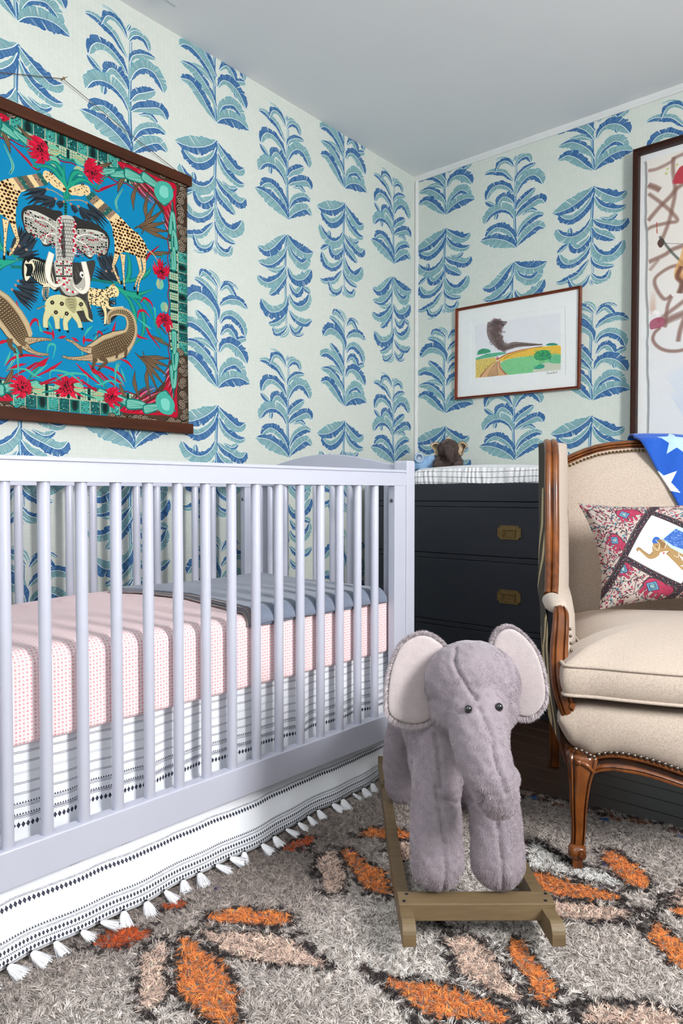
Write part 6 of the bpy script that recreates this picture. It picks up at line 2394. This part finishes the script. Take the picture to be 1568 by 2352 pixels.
def limb(mb, pts, rad):
    P = spline(pts, 6)
    R = np.interp(np.linspace(0, 1, len(P)), np.linspace(0, 1, len(rad)), rad)
    mb.tube(P, R, 24)
    for k in (0, -1):
        ellipsoid(mb, P[k], (R[k],) * 3)


def fused(mb, voxel, smooth_iter=6, seams=(), depth=.006, width=.011, lumps=.00035):
    """one continuous body from overlapping forms; seams are grooved into its front"""
    me = bpy.data.meshes.new('tmp')
    me.from_pydata(mb.v, [], mb.f)
    o = bpy.data.objects.new('tmp', me)
    COL.objects.link(o)
    md = o.modifiers.new('r', 'REMESH')
    md.mode = 'VOXEL'
    md.voxel_size = voxel
    md = o.modifiers.new('s', 'SMOOTH')
    md.iterations = smooth_iter
    md.factor = .6
    dg = bpy.context.evaluated_depsgraph_get()
    dg.update()
    out = bpy.data.meshes.new_from_object(o.evaluated_get(dg))
    bpy.data.objects.remove(o)
    n = len(out.vertices)
    co = np.empty(n * 3, np.float32)
    nr = np.empty(n * 3, np.float32)
    out.vertices.foreach_get('co', co)
    out.vertices.foreach_get('normal', nr)
    co, nr = co.reshape(-1, 3).astype(float), nr.reshape(-1, 3).astype(float)
    bv = BVHTree.FromPolygons([Vector(c) for c in co], [tuple(p.vertices) for p in out.polygons])
    for sm_ in seams:
        pts = []
        for x, z in spline(sm_, 10):
            h = bv.ray_cast(Vector((x, -2, z)), Vector((0, 1, 0)))
            if h[0] is not None:
                pts.append(h[0])
        if not pts:
            continue
        S = np.array(pts)
        for i in range(0, n, 4000):
            dd = np.sqrt(((co[i:i + 4000, None] - S[None]) ** 2).sum(-1)).min(1)
            k = np.clip(1 - dd / width, 0, 1) ** 1.5
            co[i:i + 4000] -= nr[i:i + 4000] * (k * depth)[:, None]
    # soft lumps of the stuffing under the plush
    lump = sum(np.sin(co @ np.random.default_rng(90 + q).normal(0, 60 + 22 * q, 3) + q) for q in range(6)) * lumps
    co += nr * lump[:, None]
    out.vertices.foreach_set('co', co.astype(np.float32).ravel())
    out.update()
    return out


def fur_on(me, name, parent, count, length, width, tone_fn, flow, rs, up=.75, keep=None):
    me.calc_loop_triangles()
    nt_ = len(me.loop_triangles)
    tri = np.empty(nt_ * 3, np.int32)
    me.loop_triangles.foreach_get('vertices', tri)
    tri = tri.reshape(-1, 3)
    n = len(me.vertices)
    co = np.empty(n * 3, np.float32)
    nr = np.empty(n * 3, np.float32)
    me.vertices.foreach_get('co', co)
    me.vertices.foreach_get('normal', nr)
    co, nr = co.reshape(-1, 3).astype(float), nr.reshape(-1, 3).astype(float)
    A, B_, C_ = co[tri[:, 0]], co[tri[:, 1]], co[tri[:, 2]]
    ar = np.linalg.norm(np.cross(B_ - A, C_ - A), axis=1)
    pick = rs.choice(len(tri), count, p=ar / ar.sum())
    u, v = rs.uniform(0, 1, count), rs.uniform(0, 1, count)
    k = u + v > 1
    u[k], v[k] = 1 - u[k], 1 - v[k]
    w = 1 - u - v
    P = A[pick] * w[:, None] + B_[pick] * u[:, None] + C_[pick] * v[:, None]
    N = nr[tri[pick, 0]] * w[:, None] + nr[tri[pick, 1]] * u[:, None] + nr[tri[pick, 2]] * v[:, None]
    N /= np.maximum(np.linalg.norm(N, axis=1, keepdims=True), 1e-9)
    if keep is not None:
        q = keep(P, N)
        P, N = P[q], N[q]
    n = len(P)
    # clumps: the lean varies smoothly over the surface
    cl = np.stack([np.sin(P @ rs.normal(0, 75, 3) + rs.uniform(0, 6)) for _ in range(3)], 1) * .32 + np.stack([np.sin(P @ rs.normal(0, 190, 3) + rs.uniform(0, 6)) for _ in range(3)], 1) * .22
    d = N * up + np.asarray(flow) * .45 + cl + rs.normal(0, .16, (n, 3))
    d /= np.linalg.norm(d, axis=1, keepdims=True)
    L = length * rs.uniform(.65, 1.15, n)
    return strand_mesh(name, P - N * .0008, d, L, width * rs.uniform(.8, 1.2, n), np.asarray(flow) * .5 + rs.normal(0, .12, (n, 3)), tone_fn(P, N, rs), M_fur, parent, 2, rs)


EL_LOC, EL_RZ = (1.17, -1.66, 0), math.atan2(.65, .76)
el = thing('rocking_elephant', 'large grey plush elephant standing on a wooden rocker base', 'rocking toy', EL_LOC, EL_RZ)
mb = MB()
CX_ = .047
ellipsoid(mb, (CX_, .02, .335), (.106, .235, .112))
ellipsoid(mb, (CX_, -.13, .325), (.106, .100, .125))
ellipsoid(mb, (CX_ + .002, -.12, .40), (.080, .10, .085))
limb(mb, [(-.002, -.185, .30), (-.010, -.225, .22), (-.010, -.250, .143)], [.052, .052, .055])
limb(mb, [(.104, -.185, .30), (.112, -.225, .22), (.112, -.250, .143)], [.052, .052, .055])
limb(mb, [(-.020, .15, .31), (-.040, .185, .20), (-.036, .190, .115)], [.055, .050, .050])
limb(mb, [(.125, .15, .31), (.145, .185, .20), (.142, .190, .115)], [.055, .050, .050])
ellipsoid(mb, (.065, -.215, .492), (.098, .096, .086))
ellipsoid(mb, (.064, -.240, .450), (.090, .080, .064))
limb(mb, [(.064, -.280, .450), (.060, -.335, .405), (.072, -.365, .355), (.086, -.362, .320)], [.064, .053, .045, .040])
ellipsoid(mb, (.100, -.352, .352), (.030, .030, .026))
limb(mb, [(.055, .24, .36), (.055, .272, .32), (.055, .28, .28)], [.014, .010, .012])
seams = [
    [(.030, .575), (.020, .545), (.038, .510), (.052, .492)], [(.128, .560), (.134, .535), (.130, .505)], [(.055, .478), (.064, .455), (.072, .43), (.074, .40), (.084, .37), (.092, .345)],
    [(-.012, .29), (-.006, .25), (-.002, .20), (.0, .155), (-.002, .10)], [(.098, .27), (.104, .23), (.108, .18), (.110, .14), (.114, .10)], [(.050, .34), (.050, .29), (.048, .255)], [(-.010, .275), (.020, .262), (.048, .25), (.078, .262), (.10, .27)],
    [(-.012, .38), (-.002, .33), (.0, .29)]]
body_me = fused(mb, .0042, 12, seams, .0085, .0085)
body_me.name = 'plush_body'
M_body = mat('plush_ground', '978c93', .95, noise=('82777e', 60, .25), sheen=.3, bump=.5, bump_scale=300)
body_me.materials.clear()
body_me.materials.append(M_body)
body_me.polygons.foreach_set('use_smooth', [True] * len(body_me.polygons))
bo = bpy.data.objects.new('plush_body', body_me)
COL.objects.link(bo)
bo.parent = el
rs = np.random.default_rng(40)


def grey_tone(P, N, r):
    base = hexc('a4999e')
    v = 1 + .05 * np.sin(P[:, 0] * 90) * np.sin(P[:, 2] * 70) + .04 * np.sin(P @ [310, 170, 260]) + r.normal(0, .05, len(P))
    return base * v[:, None]


fur_on(body_me, 'plush_fur', bo, 320000, .0034, .0006, grey_tone, (0, -.15, -.9), rs, keep=lambda P, N: (N @ np.array([.1, -1, .15]) > -.55))
bvh = BVHTree.FromPolygons([v.co.copy() for v in body_me.vertices], [tuple(p.vertices) for p in body_me.polygons])
for x, z in ((.0350, .4745), (.0935, .4775)):
    h = bvh.ray_cast(Vector((x, -2, z)), Vector((0, 1, 0)))[0]
    ey = MB()
    ellipsoid(ey, (h.x, h.y - .0030, h.z), (.0076, .0072, .0082))
    ey.build('eye', M_eye, el, smooth=180)


def ear(outline, yc, tilt, side, lining_mat, parent, thick=.012):
    """outline in (x, z); a soft disc with a pale suede lining on its front and a furry rim"""
    O = spline(outline, 8, True)
    c = O.mean(0)
    y_at = lambda q: yc + tilt * (q[0] - c[0])
    R_ = []
    for sc, dy in ((.03, .5), (.5, .62), (.85, .8), (.97, .55), (1.0, 0), (.97, -.55), (.85, -.75), (.5, -.35), (.03, -.2)):
        q = c + (O - c) * sc
        R_.append([(p[0], y_at(p) + dy * thick, p[1]) for p in q])
    e = MB().loft(R_).build('ear', M_body, parent, smooth=180)
    R2 = []
    for sc, dy in ((.955, -.62), (.95, -.90), (.90, -1.02), (.80, -1.05), (.5, -.98), (.03, -.92)):
        q = c + (O - c) * sc
        R2.append([(p[0], y_at(p) + dy * thick, p[1]) for p in q])
    MB().loft(R2).build('ear_lining', lining_mat, e, smooth=180)
    return e, O, c, y_at


M_suede = mat('ear_suede', 'bdb1b1', .95, noise=('ada1a2', 70, .25), sheen=.8, bump=.4, bump_scale=400)
earL, OL, cL, yL = ear([(.020, .545), (-.005, .578), (-.040, .588), (-.078, .568), (-.100, .520), (-.108, .465), (-.104, .422), (-.075, .402), (-.035, .398), (-.005, .418), (.010, .470)], -.185, .18, -1, M_suede, el)
earR, OR_, cR, yR = ear([(.112, .548), (.120, .586), (.145, .602), (.172, .590), (.200, .555), (.216, .505), (.220, .455), (.205, .425), (.180, .412), (.150, .425), (.125, .475)], -.185, -.18, 1, M_suede, el)
rs2 = np.random.default_rng(41)
for e, O, c, ya in ((earL, OL, cL, yL), (earR, OR_, cR, yR)):
    n = 16000
    i = rs2.integers(0, len(O), n)
    t = rs2.uniform(0, 1, n)[:, None]
    q = O[i] * (1 - t) + O[(i + 1) % len(O)] * t
    dirn = (q - c) / np.linalg.norm(q - c, axis=1, keepdims=True)
    q = c + (q - c) * rs2.uniform(.95, 1.0, (n, 1))
    y = np.array([ya(p) for p in q]) + rs2.uniform(-.009, .008, n)
    root = np.column_stack([q[:, 0], y, q[:, 1]])
    d = np.column_stack([dirn[:, 0], rs2.normal(-.2, .35, n), dirn[:, 1]]) + rs2.normal(0, .18, (n, 3))
    d /= np.linalg.norm(d, axis=1, keepdims=True)
    col = hexc('ccc2c5') * (1 + rs2.normal(0, .08, (n, 1)))
    strand_mesh('ear_fringe', root, d, rs2.uniform(.006, .011, n), np.full(n, .0007), np.tile([0, -.1, -.35], (n, 1)), col, M_fur, e, 2, rs2)
    # short pile on the back of the ear
    nb = 7000
    i = rs2.integers(0, len(O), nb)
    sc = np.sqrt(rs2.uniform(0, 1, nb))[:, None]
    q = c + (O[i] - c) * sc
    root = np.column_stack([q[:, 0], np.array([ya(p) for p in q]) + .0085, q[:, 1]])
    d = np.column_stack([rs2.normal(0, .3, nb), np.full(nb, .8), rs2.normal(-.4, .3, nb)])
    d /= np.linalg.norm(d, axis=1, keepdims=True)
    strand_mesh('ear_pile', root, d, rs2.uniform(.006, .010, nb), np.full(nb, .0011), np.tile([0, 0, -.4], (nb, 1)), hexc('b3a7ad') * (1 + rs2.normal(0, .08, (nb, 1))), M_fur, e, 2, rs2)

# rocker base
M_rock = mat('driftwood_brown', '7d6a4c', .5, noise=('5f4f38', 10, .3), stretch=(1, 8, 8), bump=.08, bump_scale=100)


def rocker(x):
    f = np.linspace(.378, -.435, 40)
    zb = lambda t: .020 + .20 * t * t
    zt = lambda t: zb(t) + .043 - .010 * abs(t)
    low = [(-t, zb(t)) for t in f]
    hi = [(-t, zt(t)) for t in f[::-1]]
    poly = rounded(low[:1] + low[1:-1] + low[-1:] + hi, .0001, 1)
    hx_, hz_ = hi[-1]
    hi2 = hi[:-1] + [(hx_ + .024 - .024 * math.sin(q), hz_ - .024 + .024 * math.cos(q)) for q in np.linspace(0, math.pi / 2, 7)]
    poly = low + hi2
    return MB().prism([(p[0], p[1]) for p in poly], x - .0125, x + .0125, 'yz').build('rocker', M_rock, el, bevel=.003)


ra, rb = rocker(-.078), rocker(.196)
for y0, y1, z0, z1 in ((-.312, -.268, .056, .090), (.262, .306, .054, .086)):
    cb = MB().box((-.092, y0, z0), (.210, y1, z1), .002).build('crossbar', M_rock, el)
    for x in (-.078, .196):
        for dy in (.012, -.012):
            MB().lathe([(0, -.001), (.0036, -.001), (.0036, .0006), (.0028, .0008), (.0, .0004)], 12, (x + (.004 if dy > 0 else -.003), (y0 + y1) / 2 + dy, z1)).build('screw', M_black, cb, smooth=40)


# two small toys on the changing pad
def small_toy(name, label, loc, rz, forms, tone, length, voxel, count, cat='soft toy'):
    t = thing(name, label, cat, loc, rz)
    mb = MB()
    for f in forms:
        if f[0] == 'e':
            ellipsoid(mb, f[1], f[2])
        else:
            limb(mb, f[1], f[2])
    me = fused(mb, voxel, 5)
    me.name = 'plush_body'
    me.materials.clear()
    me.materials.append(mat('plush_ground_' + name, tone, .95, noise=(tone, 60, .25), sheen=.4))
    me.polygons.foreach_set('use_smooth', [True] * len(me.polygons))
    o = bpy.data.objects.new('plush_body', me)
    COL.objects.link(o)
    o.parent = t
    r = np.random.default_rng(5)
    base = hexc(tone)
    fur_on(me, 'plush_fur', o, count, length, .0008, lambda P, N, q: base * (1.12 + q.normal(0, .12, (len(P), 1))), (0, -.1, -.5), r)
    bv = BVHTree.FromPolygons([v.co.copy() for v in me.vertices], [tuple(p.vertices) for p in me.polygons])
    return t, o, bv


def toy_eye(t, bv, x, z, r_):
    h = bv.ray_cast(Vector((x, -1, z)), Vector((0, 1, 0)))[0]
    if h:
        e = MB()
        ellipsoid(e, (h.x, h.y - r_ * .5, h.z), (r_, r_, r_))
        e.build('eye', M_eye, t, smooth=180)


def toy_ear(t, outline, yc, tilt, m_in, m_out, thick):
    O = spline(outline, 6, True)
    c = O.mean(0)
    ya = lambda q: yc + tilt * (q[0] - c[0])
    e = MB().loft([[(p[0], ya(p) + dy * thick, p[1]) for p in (c + (O - c) * sc)] for sc, dy in ((.03, .5), (.8, .8), (1, .3), (1, -.2), (.93, -.45))]).build('ear', m_out, t, smooth=180)
    MB().loft([[(p[0], ya(p) + dy * thick, p[1]) for p in (c + (O - c) * sc)] for sc, dy in ((.92, -.50), (.85, -.62), (.5, -.3), (.03, -.1))]).build('ear_lining', m_in, e, smooth=180)


TOY_RZ = math.radians(30)
tb, ob, bvb = small_toy('plush_elephant', 'small dark brown plush elephant with cream ears sitting on the changing pad', (.362, -.262, .986), TOY_RZ,
                        [('e', (0, .01, .038), (.046, .042, .044)), ('e', (0, -.012, .095), (.046, .042, .044)), ('l', [(.004, -.05, .088), (.008, -.068, .070), (.012, -.066, .054), (.010, -.052, .050)], [.020, .017, .014, .012]),
                         ('l', [(-.03, -.01, .02), (-.045, -.05, .016)], [.020, .020]), ('l', [(.03, -.01, .02), (.045, -.05, .016)], [.020, .020]), ('l', [(-.035, 0, .06), (-.052, -.025, .035)], [.014, .014]), ('l', [(.035, 0, .06), (.052, -.025, .035)], [.014, .014])],
                        '54443f', .006, .0042, 26000)
M_cream = mat('cream_satin', 'cdb594', .5, noise=('bfa683', 30, .2))
M_dkfur = mat('brown_plush', '54443f', .95, noise=('43352f', 60, .2), sheen=.4)
toy_ear(tb, [(-.034, .112), (-.052, .128), (-.074, .122), (-.080, .106), (-.066, .088), (-.060, .068), (-.046, .062), (-.038, .082)], -.004, .5, M_cream, M_dkfur, .006)
toy_ear(tb, [(.038, .112), (.056, .130), (.078, .122), (.086, .106), (.074, .090), (.066, .068), (.050, .062), (.040, .082)], -.004, -.5, M_cream, M_dkfur, .006)
for x in (-.016, .022):
    toy_eye(tb, bvb, x, .100, .0028)
MB().tube([(-.012, -.01, .136), (-.004, -.012, .144), (.006, -.012, .144), (.012, -.01, .137)], [.003, .005, .005, .003], 8).build('ribbon', M_cream, tb, smooth=180)
tb2, ob2, bvb2 = small_toy('plush_elephant', 'small baby blue plush elephant lying beside the brown one near the corner', (.250, -.300, .972), math.radians(52),
                           [('e', (0, .0, .038), (.050, .042, .040)), ('e', (.030, -.022, .050), (.032, .030, .032)), ('l', [(.052, -.040, .044), (.066, -.050, .034), (.070, -.050, .018)], [.012, .010, .009]), ('l', [(-.02, -.02, .02), (-.02, -.05, .014)], [.017, .016])],
                           '8fb2d4', .003, .0038, 16000)
M_bl = mat('pale_blue_satin', 'c3d3e6', .6, noise=('a9c0dc', 220, .1))
M_bfur = mat('blue_plush', '8fb2d4', .95, noise=('7fa4c8', 60, .2), sheen=.4)
toy_ear(tb2, [(-.012, .082), (-.030, .092), (-.048, .084), (-.054, .064), (-.042, .048), (-.022, .046), (-.010, .060)], -.036, .0, M_bl, M_bfur, .006)
toy_ear(tb2, [(.046, .078), (.056, .084), (.066, .076), (.068, .062), (.060, .052), (.050, .056)], -.012, .6, M_bl, M_bfur, .005)
for x in (.024, .046):
    toy_eye(tb2, bvb2, x, .060, .0022)
